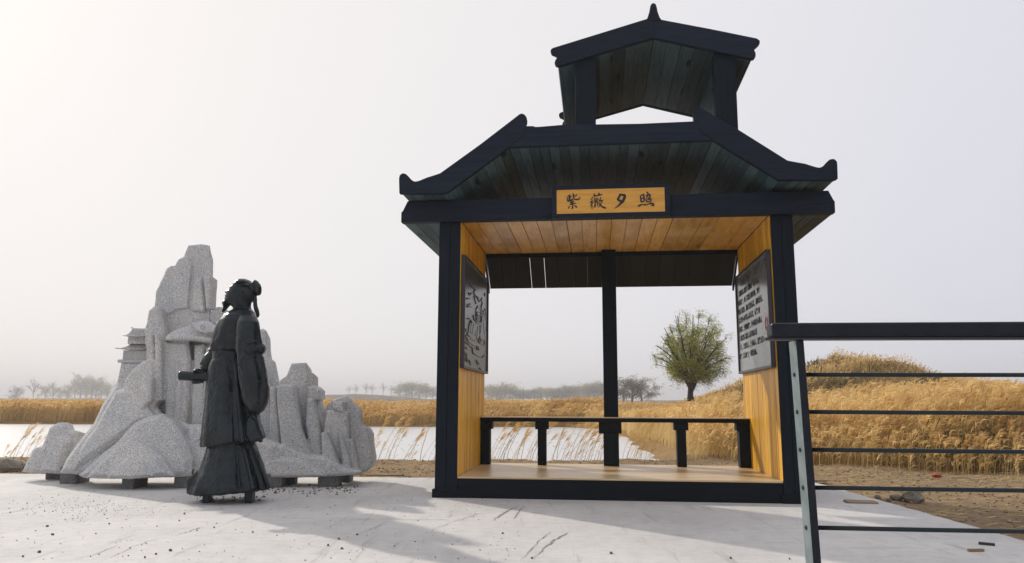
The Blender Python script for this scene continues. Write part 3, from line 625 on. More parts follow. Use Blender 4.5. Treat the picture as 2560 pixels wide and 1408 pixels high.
# left wall: its room side looks towards +u. local -y must be +u  -> rotation YAW+90deg
e, w_, h_ = panel(0, 'dark carved relief panel of a pagoda on cliffs, on the left inside wall', 'relief panel', 'relief_panel', SLATE)
e.rotation_euler = (0, 0, YAW+math.pi/2)      # local x runs towards the back
def rel(x, y):
    s_ = (x-80)/240; top = 95+270*s_; bot = 1235+25*s_; t_ = (y-top)/(bot-top); return (-w_+s_*2*w_, h_-t_*2*h_)
RL = [[(130,340),(130,400),(185,440),(165,460),(180,500),(215,520)],[(170,510),(190,580)],[(195,510),(225,560),(245,540)],[(250,520),(255,580),(245,600),(248,760)],[(190,640),(208,605),(228,640),(235,665),(190,665)],[(188,690),(238,690)],[(194,670),(194,760),(235,765),(235,670)],[(205,690),(205,750)],[(220,690),(220,755)],[(165,700),(172,735),(200,770),(235,775)],
 [(140,750),(128,800),(120,880),(95,930),(88,970),(130,1000),(160,1020),(165,1070),(205,1085),(245,1108)],[(150,760),(140,830),(135,880)],[(165,780),(160,850),(150,890)],[(185,790),(190,850),(180,900)],[(205,800),(205,870),(195,930)],[(225,790),(225,860),(240,930)],[(240,800),(235,870)],[(215,930),(225,960),(250,975),(280,990),(285,960),(280,900)],[(265,650),(275,720),(270,800),(278,880)],[(285,630),(290,700),(300,760),(298,850)],[(270,680),(300,710)],[(105,930),(120,960),(150,980),(180,1000)],[(110,900),(150,930),(180,945)],[(225,900),(245,950)],[(95,850),(115,845)],[(95,870),(115,865)],[(100,540),(130,535)],[(110,600),(140,590)],[(105,620),(145,615)],[(110,740),(140,735)],[(100,1030),(120,1040)],[(200,1000),(205,1035)],[(215,1010),(225,1035)],[(100,1080),(97,1160)],[(110,1090),(112,1170)],[(130,1150),(150,1190)],[(200,1140),(220,1180)],[(215,1160),(240,1175)],[(260,1100),(275,1105)],[(280,1085),(298,1090)],[(230,1215),(270,1225)],[(280,480),(285,505)],[(120,480),(130,500)],[(135,490),(145,480)]]
m = MB()
for l_ in RL: m.tube([(rel(x, y)[0], -.031, rel(x, y)[1]) for x, y in l_], .011, 6)
m.build('relief_line', SLATE, e, smooth=True)
m = MB()
for poly in ([(190,640),(208,605),(228,640),(235,765),(194,760)], [(128,800),(150,760),(200,780),(240,790),(250,900),(180,960),(110,940)], [(262,660),(290,640),(305,800),(290,960),(230,930)]):
    pp = [rel(x, y) for x, y in poly]; ins = [(a*.9+sum(q[0] for q in pp)/len(pp)*.1, b*.9+sum(q[1] for q in pp)/len(pp)*.1) for a, b in pp]; m.prism(ins, -.037, -.029, pp)
m.build('relief_field', SLATE, e)
e, w_, h_ = panel(1, 'grey panel densely inscribed in black characters, on the right inside wall', 'inscribed panel', 'inscription_panel', PLATE)
e.rotation_euler = (0, 0, YAW-math.pi/2)      # local x runs from the back to the front
LN = [(3, '紫 薇 夕 照'), (1, '紫微城东北隅平湖侧有一座土山，'), (0, '“凤凰台”，山下是肥沃的农田，四季'), (0, '风吹麦浪飘，湖水碧波荡漾，郁郁葱葱，'), (0, '登高望远可尽览云水奇景，每当“初'), (0, '晓朝霞，夕阳晚照”，便可极目远眺云'), (0, '广阔悠悠古韵台云传说和人们'), (0, '之上，景致怡人，十分动人，被誉为是'), (0, '的“三大名山”之一的紫薇山。')]
m = MB(); xs_, zs_ = w_-.20, -.15; m.prism([(xs_-.09, zs_-.10), (xs_+.09, zs_-.10), (xs_+.09, zs_+.10), (xs_-.09, zs_+.10)], -.0312, -.0302); m.build('seal_field', simple('pale_pink_seal', (.55, .42, .40), .4), e)
m = MB()
for r_ in (.045, .065): m.tube([(xs_+r_*math.cos(t*.5236), -.0322, zs_+r_*math.sin(t*.5236)*1.1) for t in range(13)], .005, 4)
m.build('seal_ring', simple('dull_red_seal', (.26, .15, .13), .5), e)
sz = (2*w_-.14)/18.6
for i, (ind, s_) in enumerate(LN):
    me = text_mesh(s_, sz*(1.02 if i else 1.15), INK); o = bpy.data.objects.new('lettering', me); link(o, e)
    o.rotation_euler = (math.pi/2, 0, 0); o.scale = (1, 1.15, 1); o.location = (-w_+.07+ind*sz, -.0315, h_-.165-i*(2*h_-.24)/9.0)

# ------------------------------------------------------------------ granite mountain sculpture
GO = Vector((-3.7, 9.6, 0))
ms = empty('mountain_sculpture', GO, label='pale speckled granite sculpture of cliffs and peaks standing on stone blocks', cat='sculpture')
def P2(L_, Y): return [((at(x, y, Y)-GO).x, (at(x, y, Y)).z) for x, y in L_]
def chunk(mb, px, Y, back, c=.05, tz=0.0, tx=0.0, k=.8, bs=1.0):
    c = c*.68
    """one carved mass: outline px seen at distance Y, front edges chamfered by c, leaning back by tz per metre"""
    P_ = P2(px, Y); n = len(P_)
    ar = sum(P_[i][0]*P_[(i+1) % n][1]-P_[(i+1) % n][0]*P_[i][1] for i in range(n))
    if ar < 0: P_ = P_[::-1]
    ins = []
    for i in range(n):
        a, b, d = Vector(P_[i-1]), Vector(P_[i]), Vector(P_[(i+1) % n])
        e1 = (b-a).normalized(); e2 = (d-b).normalized(); n1 = Vector((-e1.y, e1.x)); n2 = Vector((-e2.y, e2.x)); nn = (n1+n2)
        if nn.length < .2: nn = n1
        nn.normalize(); q = b+nn*c*k/max(.5, nn.dot(n1)); ins.append((q.x, q.y))
    z0 = min(p[1] for p in P_); x0 = sum(p[0] for p in P_)/n; yy = Y-GO.y
    def rg(pp, off, t=1): return [(p[0], yy+off+t*(tz*(p[1]-z0)+tx*(p[0]-x0)), p[1]) for p in pp]
    A = rg(ins, 0); B = rg(P_, c); xm = min(p[0] for p in P_)*.35+x0*.65
    Cc = [(xm+(p[0]-xm)*bs, yy+back+(tz*.6*(p[1]-z0)), p[1]-(1-bs)*.3*(p[1]-z0)) for p in P_]
    vs = A+B+Cc; fs = []
    for t in tessellate_polygon([[Vector((p[0], p[1], 0)) for p in ins]]):
        (ax, ay), (bx, by), (cx, cy) = [ins[i] for i in t]
        if (bx-ax)*(cy-ay)-(cx-ax)*(by-ay) < 0: t = (t[0], t[2], t[1])
        fs.append(tuple(t)); fs.append((t[0]+2*n, t[2]+2*n, t[1]+2*n))
    for r_ in (0, n):
        for i in range(n):
            j = (i+1) % n; fs.append((r_+i, r_+n+i, r_+n+j, r_+j))
    mb.add(vs, fs)
m = MB()
Bt = 1193
CH_ = [
 # outline, distance, depth, chamfer, lean, cross lean
 ([(466,610),(498,607),(519,611),(523,630),(528,648),(527,700),(523,775),(526,960),(385,1010),(384,765),(388,728),(400,700),(413,669),(424,662),(433,663),(441,647),(455,638)], 9.735, .48, .03, .02, .05),
 ([(413,671),(424,663),(434,668),(440,690),(436,780),(388,800),(388,730),(401,703)], 9.715, .4, .03, .03, .10),
 ([(436,672),(455,642),(468,640),(478,660),(474,700),(468,770),(430,775)], 9.722, .4, .02, .02, -.02),
 ([(483,672),(503,690),(512,780),(478,778)], 9.722, .4, .03, .02, .0),
 ([(506,692),(527,687),(526,706),(523,772),(514,770)], 9.66, .4, .03, .02, 0),
 ([(371,776),(384,765),(399,766),(405,800),(410,828),(408,900),(400,1010),(366,1010),(364,900),(360,826),(366,805)], 9.55, .5, .05, 0, .15),
 ([(384,832),(392,840),(401,860),(402,900),(402,1000),(390,1005),(386,900)], 9.48, .4, .035, 0, 0),
 ([(370,830),(380,836),(384,870),(384,1000),(370,1005),(366,880)], 9.50, .4, .03, 0, 0),
 ([(409,850),(410,838),(424,826),(450,814),(485,803),(512,800),(528,812),(542,821),(537,829),(525,833),(511,838),(526,845),(530,851),(520,855),(470,851),(430,851)], 9.50, .4, .018, .60, 0),
 ([(470,806),(500,800),(516,803),(531,812),(542,821),(536,829),(512,833),(490,828)], 9.44, .25, .02, .45, 0),
 ([(425,838),(465,836),(500,840),(526,846),(529,852),(470,850),(430,849)], 9.45, .2, .02, 0, 0),
 ([(409,856),(468,855),(474,900),(470,1000),(462,1070),(410,1060),(404,900)], 9.56, .5, .05, .0, 0),
 ([(366,960),(470,960),(520,1100),(350,1100)], 9.655, .3, .05, 0, 0),
 ([(412,925),(422,920),(430,960),(428,1060),(412,1055)], 9.545, .4, .03, 0, 0),
 ([(436,900),(446,905),(455,960),(450,1070),(432,1060),(436,960)], 9.54, .4, .035, 0, 0),
 ([(484,862),(507,860),(511,900),(508,1080),(474,1080),(478,960)], 9.60, .4, .04, 0, 0),
 ([(512,868),(575,868),(610,900),(600,1100),(505,1100)], 9.58, .5, .05, 0, 0),
 ([(303,952),(320,925),(345,902),(366,895),(380,901),(384,935),(382,1000),(376,1045),(325,1045),(300,1000)], 9.42, .5, .07, .1, .1),
 ([(348,945),(360,935),(374,945),(374,1000),(350,1030),(340,990)], 9.36, .4, .04, .1, 0),
 ([(236,985),(248,960),(256,955),(290,958),(325,955),(337,975),(352,1010),(376,1040),(470,1070),(520,1105),(515,Bt),(320,1196),(206,1190),(140,1185),(150,1150),(186,1090),(206,1060),(222,1010)], 9.12, .85, .12, .28, .03),
 ([(255,975),(290,968),(322,972),(345,1020),(372,1050),(330,1060),(270,1110),(215,1150),(175,1180),(185,1120),(215,1070),(236,1020)], 9.05, .6, .10, .26, 0),
 ([(190,1190),(215,1165),(250,1130),(278,1105),(312,1060),(345,1042),(381,1034),(398,1050),(428,1085),(455,1120),(470,1150),(468,Bt),(330,1199),(210,1197)], 8.93, .8, .10, .24, .05),
 ([(206,1197),(242,1150),(278,1112),(305,1099),(340,1112),(392,1142),(430,1192),(310,1199)], 8.80, .8, .09, .30, 0),
 ([(262,1196),(285,1160),(310,1140),(345,1150),(380,1192),(320,1199)], 8.77, .6, .06, .30, 0),
 ([(395,1050),(410,1046),(440,1080),(468,1120),(472,1185),(455,1180),(440,1120)], 9.02, .5, .05, .2, 0),
 ([(50,1181),(75,1124),(84,1119),(95,1120),(105,1095),(112,1070),(133,1057),(160,1057),(168,1076),(189,1080),(186,1086),(168,1110),(152,1150),(146,1187)], 9.75, .6, .07, .1, .05),
 ([(140,1187),(150,1120),(160,1072),(172,1074),(192,1080),(187,1095),(184,1185)], 9.80, .4, .04, .05, 0),
 ([(90,1183),(105,1140),(125,1095),(150,1085),(165,1100),(155,1140),(146,1187)], 9.66, .4, .07, .12, 0),
 ([(645,825),(655,820),(665,826),(667,858),(673,895),(686,904),(694,940),(699,960),(700,1110),(600,1110),(600,860)], 9.75, .4, .04, 0, 0),
 ([(640,935),(660,930),(672,960),(690,1110),(640,1110)], 9.62, .4, .05, 0, 0),
 ([(455,1062),(520,1062),(600,1080),(690,1110),(690,1196),(455,1196)], 9.12, .8, .10, .12, 0),
 ([(697,950),(712,940),(718,928),(725,908),(763,906),(769,925),(772,930),(768,975),(785,1110),(700,1120),(690,1060)], 9.58, .5, .04, .03, 0),
 ([(762,928),(783,932),(784,965),(798,973),(798,996),(806,1015),(818,1060),(818,1110),(770,1110)], 9.62, .45, .03, 0, 0),
 ([(766,967),(785,965),(798,975),(798,1000),(768,1000)], 9.56, .4, .02, 0, 0),
 ([(691,966),(697,960),(734,961),(742,1010),(752,1075),(776,1138),(722,1140),(702,1115),(690,1000)], 9.42, .5, .045, .02, .12),
 ([(736,1000),(745,1008),(757,1075),(776,1136),(765,1138),(745,1080)], 9.50, .4, .025, 0, 0),
 ([(673,966),(687,966),(694,1030),(702,1115),(672,1115)], 9.52, .5, .03, 0, 0),
 ([(766,994),(781,996),(795,1060),(808,1142),(777,1142),(763,1062)], 9.44, .5, .035, 0, .1),
 ([(803,1032),(815,1012),(828,1000),(845,993),(862,990),(875,998),(891,1015),(903,1026),(904,1062),(900,1186),(815,1145)], 9.62, .5, .04, .05, 0),
 ([(812,1026),(840,1024),(868,1029),(870,1080),(874,1140),(887,1188),(830,1172),(803,1085)], 9.46, .5, .04, .05, -.1),
 ([(833,1005),(858,1003),(860,1032),(830,1022)], 9.50, .4, .02, 0, 0),
 ([(896,1078),(905,1064),(915,1066),(925,1082),(927,1112),(934,1146),(930,1165),(915,1180),(884,1189),(881,1150),(890,1095)], 9.60, .5, .05, .05, .2),
 ([(801,1082),(812,1079),(826,1110),(849,1165),(853,1188),(806,1165)], 9.38, .4, .04, .05, .1),
 ([(846,1092),(851,1082),(862,1115),(873,1150),(879,1188),(858,1188),(852,1140)], 9.42, .4, .03, .05, .1),
 ([(871,1102),(879,1094),(885,1120),(897,1188),(880,1190)], 9.44, .4, .03, .05, .1),
 ([(660,1135),(667,1126),(676,1113),(711,1111),(722,1120),(745,1132),(762,1138),(809,1141),(835,1155),(856,1169),(905,1180),(890,1188),(793,1194),(675,1196),(655,1190)], 9.18, .8, .05, .05, 0),
 ([(665,1150),(700,1146),(740,1150),(780,1165),(815,1192),(675,1195)], 9.12, .6, .05, .1, 0),
]
for L_, Y_, bk, c_, tz_, tx_ in CH_: chunk(m, L_, 9.58+(Y_-9.58)*1.55 if 9.3 < Y_ < 9.655 and (Y_ not in (9.46, 9.44, 9.45)) else Y_, min(bk, .26) if Y_ > 9.6 else min(bk, .42) if Y_ > 9.3 else bk*.75, c_, tz_, tx_, k=.9, bs=.80 if Y_ > 9.3 else .84)
me = remesh(m, .0098, 1, .4); me.name = 'rock_mass'; me.materials.clear(); me.materials.append(GRAN)
# fine chisel unevenness
nv = len(me.vertices); co = np.empty(nv*3, np.float32); me.vertices.foreach_get('co', co); no = np.empty(nv*3, np.float32); me.vertices.foreach_get('normal', no)
co = co.reshape(-1, 3); no = no.reshape(-1, 3)
d_ = .004*fbm(co[:, 0]*1.1+co[:, 1], co[:, 2]*.55, 7, 4)+.003*fbm(co[:, 0]-co[:, 1]*2, co[:, 2]*.9, 21, 3, 2)
co += no*d_[:, None].astype(np.float32); me.vertices.foreach_set('co', co.ravel()); me.update()
link(bpy.data.objects.new('rock_mass', me), ms)
# round sun disc behind the cloud and the small carved tower
m = MB(); c0 = at(547, 790, 9.78)-GO
ring = [(c0.x+.118*math.cos(t*math.pi/20), c0.z+.118*math.sin(t*math.pi/20)) for t in range(40)]
m.prism([(c0.x+(a-c0.x)*.9, c0.z+(b-c0.z)*.9) for a, b in ring], c0.y-.02, c0.y+.002, ring); m.prism(ring, c0.y+.003, c0.y+.07); m.build('sun_disc', GRAN, ms)
m = MB(); 
for (x, y, r_) in ((507, 818, .030), (507, 818, .017)):
    p = at(x, y, 9.41)-GO; m.tube([(p.x+r_*math.cos(t*.524), p.y-.008, p.z+r_*math.sin(t*.524)) for t in range(12)]+[(p.x+r_, p.y-.008, p.z)], .006, 6)
m.build('cloud_curl', GRAN, ms, smooth=True)
tw = empty('carved_tower', (0, 0, 0)); tw.parent = ms
TY = 9.62
def TP(x, y): p = at(x, y, TY)-GO; return p.x, p.z
def slab(name, xa, xb, ya, yb, ypad, dep=.26, par=tw, taper=0):
    (a, z1), (b, _), (_, z0) = TP(xa, ya), TP(xb, ya), TP(xa, yb); m = MB(); y0 = TY-GO.y-ypad; y1 = TY-GO.y+dep+ypad
    q = taper; vs = [(a-q, y0-q, z0), (b+q, y0-q, z0), (b+q, y1+q, z0), (a-q, y1+q, z0), (a, y0, z1), (b, y0, z1), (b, y1, z1), (a, y1, z1)]
    m.add(vs, [(0,3,2,1),(4,5,6,7),(0,1,5,4),(1,2,6,5),(2,3,7,6),(3,0,4,7)]); return m.build(name, GRAN, par, bevel=.004)
slab('base_wall', 303, 372, 908, 960, .0, taper=.02); slab('cornice', 296, 372, 899, 907, .02); slab('lower_wall', 308, 368, 876, 899, .0); slab('upper_wall', 317, 366, 842, 860, -.03, .2)
def tower_roof(xa, xb, ya, xc, xd, yb, fl, dep):
    """hipped roof: ridge from xa to xb, eaves from xc to xd, upturned corners, with raised tile rows"""
    r_ = empty('roof', (0, 0, 0)); r_.parent = tw; m = MB(); yc = TY-GO.y+.12
    (ra, rz), (rb, _) = TP(xa, ya), TP(xb, ya); (ea, ez), (eb, _) = TP(xc, yb), TP(xd, yb); K = 6; rings = []
    for k in range(K+1):
        t = k/K; zz = rz+(ez-rz)*(1-(1-t)**1.6); a = ra+(ea-ra)*t**1.25; b = rb+(eb-rb)*t**1.25; hy = .02+(dep/2-.02)*t**1.1; up = fl*t**3
        rings.append([(a, yc-hy, zz+up), ((a+b)/2, yc-hy, zz), (b, yc-hy, zz+up), (b, yc+hy, zz+up), ((a+b)/2, yc+hy, zz), (a, yc+hy, zz+up)])
    vs = [p for R in rings for p in R]; fs = [(i*6+j, (i+1)*6+j, (i+1)*6+(j+1) % 6, i*6+(j+1) % 6) for i in range(K) for j in range(6)]
    fs += [(5, 4, 3, 2, 1, 0), tuple(K*6+j for j in range(6))]; m.add(vs, fs); m.build('roof_body', GRAN, r_)
    for q in range(15):
        s_ = (q+.5)/15; m = MB(); pts = []
        for R in rings:
            A, B_, C_ = Vector(R[0]), Vector(R[1]), Vector(R[2]); pts.append((A.lerp(B_, s_*2) if s_ < .5 else B_.lerp(C_, s_*2-1))+Vector((0, -.002, .002)))
        m.tube(pts, .0062, 6); m.build('tile_row', GRAN, r_, smooth=True)
    m = MB(); m.tube([(ra-.02, yc, rz+.028), (ra+.0, yc, rz+.010), ((ra+rb)/2, yc, rz+.004), (rb, yc, rz+.010)], .011, 8); m.build('ridge', GRAN, r_, smooth=True)
tower_roof(321, 364, 822, 312, 369, 843, .012, .36); tower_roof(318, 366, 858, 297, 378, 876, .018, .46)

# blocks the sculpture stands on
BL = [(112, 150, 1183, 1203, 9.98, .12, 'dark granite block under the far left rock of the sculpture'), (148, 190, 1187, 1209, 9.45, .3, 'granite block under the left end of the big mound'), (303, 333, 1200, 1223, 8.93, .35, 'narrow granite block under the front mound of the sculpture'),
      (434, 475, 1194, 1218, 9.05, .3, 'granite block just left of the bronze figure, under the sculpture'), (655, 704, 1193, 1217, 9.15, .2, 'long granite block just right of the bronze figure'), (706, 735, 1192, 1213, 9.5, .16, 'dark sloped granite block behind the right part of the sculpture'),
      (794, 847, 1189, 1213, 9.25, .18, 'wide granite block under the right part of the sculpture'), (850, 873, 1189, 1208, 9.75, .25, 'small pale granite block under the right end of the sculpture'), (192, 240, 1190, 1213, 9.3, .5, 'black shaded granite block beside the left mound block'), (905, 921, 1181, 1190, 10.1, .2, 'tiny stone block at the right tip of the sculpture')]
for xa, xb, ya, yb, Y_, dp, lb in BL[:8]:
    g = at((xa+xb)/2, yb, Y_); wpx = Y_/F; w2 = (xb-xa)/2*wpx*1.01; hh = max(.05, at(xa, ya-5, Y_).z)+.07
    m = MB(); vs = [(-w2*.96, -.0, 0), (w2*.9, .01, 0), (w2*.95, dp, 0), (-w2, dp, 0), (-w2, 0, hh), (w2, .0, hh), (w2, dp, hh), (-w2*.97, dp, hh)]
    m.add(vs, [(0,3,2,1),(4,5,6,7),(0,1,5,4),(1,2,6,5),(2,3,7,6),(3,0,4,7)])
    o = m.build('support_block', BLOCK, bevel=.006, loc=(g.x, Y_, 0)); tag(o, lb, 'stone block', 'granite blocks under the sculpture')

# ------------------------------------------------------------------ bronze statue of a robed scholar
SY = 7.87; SO = Vector((at(570, 1250, SY).x, SY, 0))
st = empty('scholar_statue', SO, label='dark bronze statue of a bearded robed scholar holding a scroll, looking up to the left', cat='statue')
def S(px, py, y=0.0): p = at(px, py, SY+y)-SO; return Vector((p.x, y, p.z))
def ringpx(py, xl, xr, cy, ry, amp=0, n=0, ph=0, dz=0, tl=0):
    a, b = S(xl, py, cy), S(xr, py, cy); return ((a.x+b.x)/2, cy, a.z+dz, abs(b.x-a.x)/2*(.965 if abs(cy) < .02 else 1), ry*(.84 if abs(cy) < .02 else 1), amp, n, ph, tl)
body = MB()
# under robe
body.loft([ringpx(1098, 535, 632, 0, .26), ringpx(1120, 518, 644, 0, .27, .018, 9, .9), ringpx(1150, 510, 655, 0, .30, .022, 9, .9), ringpx(1175, 502, 663, 0, .33, .026, 9, .9), ringpx(1195, 489, 670, 0, .36, .032, 9, .9), ringpx(1212, 479, 676, 0, .375, .038, 9, .9, 0, .010), ringpx(1224, 474, 678, 0, .375, .038, 9, .9, 0, .022), ringpx(1229, 480, 670, 0, .36, .038, 9, .9, 0, .022)], 96)
# long tunic
body.loft([ringpx(890, 536, 616, 0, .165), ringpx(902, 529, 622, 0, .20, .010, 9, 1.4), ringpx(915, 524, 628, 0, .22, .014, 9, 1.4), ringpx(940, 519, 634, 0, .25, .018, 9, 1.4), ringpx(980, 516, 641, 0, .285, .020, 9, 1.4), ringpx(1020, 513, 646, 0, .31, .024, 9, 1.4), ringpx(1055, 510, 652, 0, .335, .028, 9, 1.4, 0, .012), ringpx(1080, 508, 658, 0, .35, .034, 9, 1.4, 0, .028), ringpx(1100, 506, 663, 0, .36, .040, 9, 1.4, 0, .044), ringpx(1106, 508, 661, 0, .355, .040, 9, 1.4, 0, .044)], 96)
# pleats running down the tunic and the under robe
def pleat(top, bot, cx0, rx0, ry0, cx1, rx1, ry1, w0, w1, out=.0):
    pts = []; rd = []
    for k in range(9):
        t = k/8; px = top[0]+(bot[0]-top[0])*t; py = top[1]+(bot[1]-top[1])*t; cx = cx0+(cx1-cx0)*t; rx = rx0+(rx1-rx0)*t; ry = (ry0+(ry1-ry0)*t)*.84
        q = max(0, 1-((px-cx)/rx)**2); pts.append(S(px, py, -ry*math.sqrt(q)+.012-out*t)); rd.append(w0+(w1-w0)*t)
    body.tube(pts, rd, 8)
for a, b, w in ((538, 516, .022), (552, 541, .014), (574, 580, .018), (588, 606, .024), (600, 632, .018), (612, 652, .022)): pleat((a, 906), (b, 1106), 576, 50, .20, 585, 80, .36, .008, w)
for a, b, w in ((534, 500, .030), (556, 540, .016), (590, 600, .014), (608, 634, .026), (620, 656, .030), (630, 671, .022)): pleat((a, 1112), (b, 1222), 580, 64, .27, 576, 102, .375, .010, w)
inflate(body, [tuple(S(x, y, -.05).xz) for x, y in [(498,1176),(484,1188),(474,1194),(471,1200),(471,1227),(480,1229),(500,1228),(510,1200)]], .055, .02, -.06, .008)
inflate(body, [tuple(S(x, y, -.12).xz) for x, y in [(636,1035),(650,1050),(660,1078),(666,1096),(652,1103),(636,1106),(622,1090),(624,1050)]], .035, .03, -.22, .008)
# flap of the robe behind the left edge
inflate(body, [tuple(S(x, y, .15).xz) for x, y in [(518,960),(512,1040),(506,1080),(501,1100),(506,1110),(520,1080)]], .09, .05, .15, .010)
# belt and chest
body.loft([ringpx(872, 538, 618, 0, .175), ringpx(880, 533, 622, 0, .186), ringpx(888, 532, 623, 0, .188), ringpx(897, 531, 624, 0, .190), ringpx(901, 536, 618, 0, .18)], 64)
body.loft([ringpx(881, 536, 636, 0, .18), ringpx(875, 526, 648, 0, .225, .03, 8, .5), ringpx(862, 525, 649, 0, .22, .03, 8, .3), ringpx(845, 532, 649, 0, .24, .02, 7, .1), ringpx(820, 541, 648, 0, .27, .016, 7), ringpx(803, 551, 645, 0, .275, .012, 7), ringpx(790, 562, 641, 0, .25, .02, 7), ringpx(780, 574, 636, 0, .18), ringpx(772, 585, 629, 0, .10), ringpx(762, 590, 626, 0, .08)], 72)
# collar fold
body.tube([S(583, 776, -.03), S(568, 790, -.12), S(553, 808, -.14), S(543, 830, -.13), S(538, 860, -.12)], [.018, .02, .02, .018, .012], 8)
body.tube([S(588, 778, -.08), S(606, 781, -.10), S(624, 776, -.07)], .016, 8)
# near arm and its hanging sleeve
body.loft([ringpx(782, 606, 632, -.17, .05), ringpx(792, 599, 641, -.22, .09), ringpx(805, 594, 647, -.26, .105), ringpx(825, 592, 650, -.285, .11, .02, 5), ringpx(850, 591, 653, -.30, .115, .03, 6), ringpx(864, 591, 656, -.305, .12, .04, 6, .4), ringpx(870, 590, 661, -.305, .12, .03, 6), ringpx(878, 591, 660, -.305, .115, .03, 6, .4), ringpx(884, 593, 654, -.30, .115, .03, 6, .8), ringpx(895, 594, 660, -.305, .125, .04, 6, 1), ringpx(915, 596, 665, -.31, .135, .045, 6, 1.1), ringpx(945, 598, 669, -.31, .14, .045, 6, 1.2), ringpx(970, 602, 672, -.31, .14, .045, 6, 1.3), ringpx(990, 607, 671, -.31, .13, .04, 6, 1.4), ringpx(1010, 614, 667, -.31, .12, .04, 6, 1.5), ringpx(1026, 622, 658, -.31, .09), ringpx(1037, 632, 648, -.31, .03)], 64)
for a in ([(598,905),(608,935),(604,960)], [(640,895),(655,930),(661,965)], [(610,925),(630,950),(655,955)], [(606,880),(620,892),(645,888)], [(600,845),(620,858),(645,852)], [(612,965),(632,995),(655,1005)]):
    body.tube([S(x, y, -.425) for x, y in a], [.010, .016, .006], 8)
body.ball(S(655, 873, -.30), (.035, .07, .05))
# far arm reaching forward
body.tube([S(566, 812, .22), S(552, 850, .27), S(540, 885, .25), S(528, 905, .17), S(514, 922, .10), S(500, 932, .06)], [.10, .105, .10, .085, .060, .038], 16)
body.tube([S(534, 895, .16), S(520, 908, .12), S(508, 918, .09)], [.09, .08, .055], 14)
# hand on the scroll: palm, thumb, four curled fingers
body.ball(S(500, 930, .035), (.055, .045, .035)); body.tube([S(508, 926, .03), S(494, 925, -.01), S(483, 930, -.03)], [.022, .018, .013], 8)
for i, x in enumerate((482, 489, 497, 505)):
    r_ = (.0135, .0145, .0145, .0125)[i]; body.tube([S(x+4, 928, .05), S(x+1, 935, .078), S(x, 946, .075), S(x, 954+(1 if i in (1, 2) else 0), .045), S(x+1, 957-(1 if i == 3 else 0), .005), S(x+2, 953, -.025)], [r_*1.1, r_*1.1, r_, r_, r_, r_*.8], 8)
# head in profile, chin lifted
head = [(582,712),(585,707),(589,703),(594,700),(600,698.5),(607,698),(614,699.5),(622,703),(632,708),(640,716),(643,728),(641,740),(636,750),(627,758),(626,778),(590,780),(588,774),(584,772),(581,766),(578,764),(574,763.5),(571,767),(567,772),(561,779),(554.5,781),(556,777),(559,770),(558,765),(556,759),(556.5,755),(559,751.5),(563,749),(562,746.5),(564.5,743.5),(562,740),(566,736.5),(567,734),(561.5,730.5),(567.5,726.5),(574,723.5),(575.5,720.5),(574.5,717.5),(578,714)]
hp = [tuple(S(x, y).xz) for x, y in head]
inflate(body, hp, .102, .11, 0, .0050)
for sgn in (-1, 1):
    body.ball(S(577, 733, sgn*.055), (.022, .028, .022)); body.ball(S(579, 719.5, sgn*.045), (.020, .030, .010)); body.ball(S(577, 724, sgn*.040), (.012, .015, .009)); body.ball(S(567.5, 733, sgn*.014), (.009, .009, .008))
    e0 = S(606, 736, sgn*.104); body.tube([e0+Vector((.012, 0, .03)), e0+Vector((-.008, sgn*.008, .026)), e0+Vector((-.012, sgn*.008, 0)), e0+Vector((.004, 0, -.03))], .008, 8)
    body.tube([S(568, 740, sgn*.02), S(564, 746, sgn*.035), S(561, 756, sgn*.03)], [.006, .007, .004], 6)
me = remesh(body, .0056, 3, .5); me.materials.clear(); me.materials.append(BRONZE); me.name = 'figure'
nv = len(me.vertices); co = np.empty(nv*3, np.float32); me.vertices.foreach_get('co', co); no = np.empty(nv*3, np.float32); me.vertices.foreach_get('normal', no); co = co.reshape(-1, 3); no = no.reshape(-1, 3)
low = np.clip((1.72-co[:, 2])/.1, 0, 1)
d_ = .006*fbm(co[:, 0]*3+co[:, 1]*2, co[:, 2]*.6, 9, 3)+.0035*fbm(co[:, 0]*2-co[:, 1]*3, co[:, 2]*1.6+co[:, 1], 24, 3, 2)
co += no*(d_*low)[:, None].astype(np.float32); me.vertices.foreach_set('co', co.ravel()); me.update(); link(bpy.data.objects.new('figure', me), st)
# head cloth with back knot and ribbon
hc = MB()
inflate(hc, [tuple(S(x, y).xz) for x, y in [(590,712),(590,706),(592,702),(596,699),(602,696.8),(612,697.8),(622,701),(633,707),(641,714),(644,724),(640,735),(628,733),(612,722),(598,716)]], .116, .10, 0, .006)
inflate(hc, [tuple(S(x, y).xz) for x, y in [(632,709),(635,702.5),(639,700.5),(645,704),(651,711),(655,720),(655,731),(652,738),(647,740),(642,738),(638,732)]], .062, .05, -.02, .006)
inflate(hc, [tuple(S(x, y).xz) for x, y in [(634,738),(643,739),(644,752),(644.5,765),(649,778),(650.5,788),(647,795),(645,796),(642,787),(637,776),(635,764),(634,750)]], .018, .012, -.02, .006)
for a in ([(586,708),(600,704),(616,706)], [(590,703),(606,702),(622,706)], [(596,716),(612,712),(630,715)]): hc.tube([S(x, y, -.105) for x, y in a], [.006, .010, .004], 6)
me = remesh(hc, .006, 3); me.materials.clear(); me.materials.append(BRONZE); me.name = 'head_cloth'; link(bpy.data.objects.new('head_cloth', me), st)
m = MB(); a, b = S(449, 939, .01), S(536, 943.5, .03); m.tube([a, a+(b-a)*.02, b], [.044, .048, .047], 28, caps=True); m.tube([a+Vector((-.003, 0, 0)), a+Vector((.004, 0, 0))], .034, 20); m.build('scroll', BRONZE, st, smooth=False)
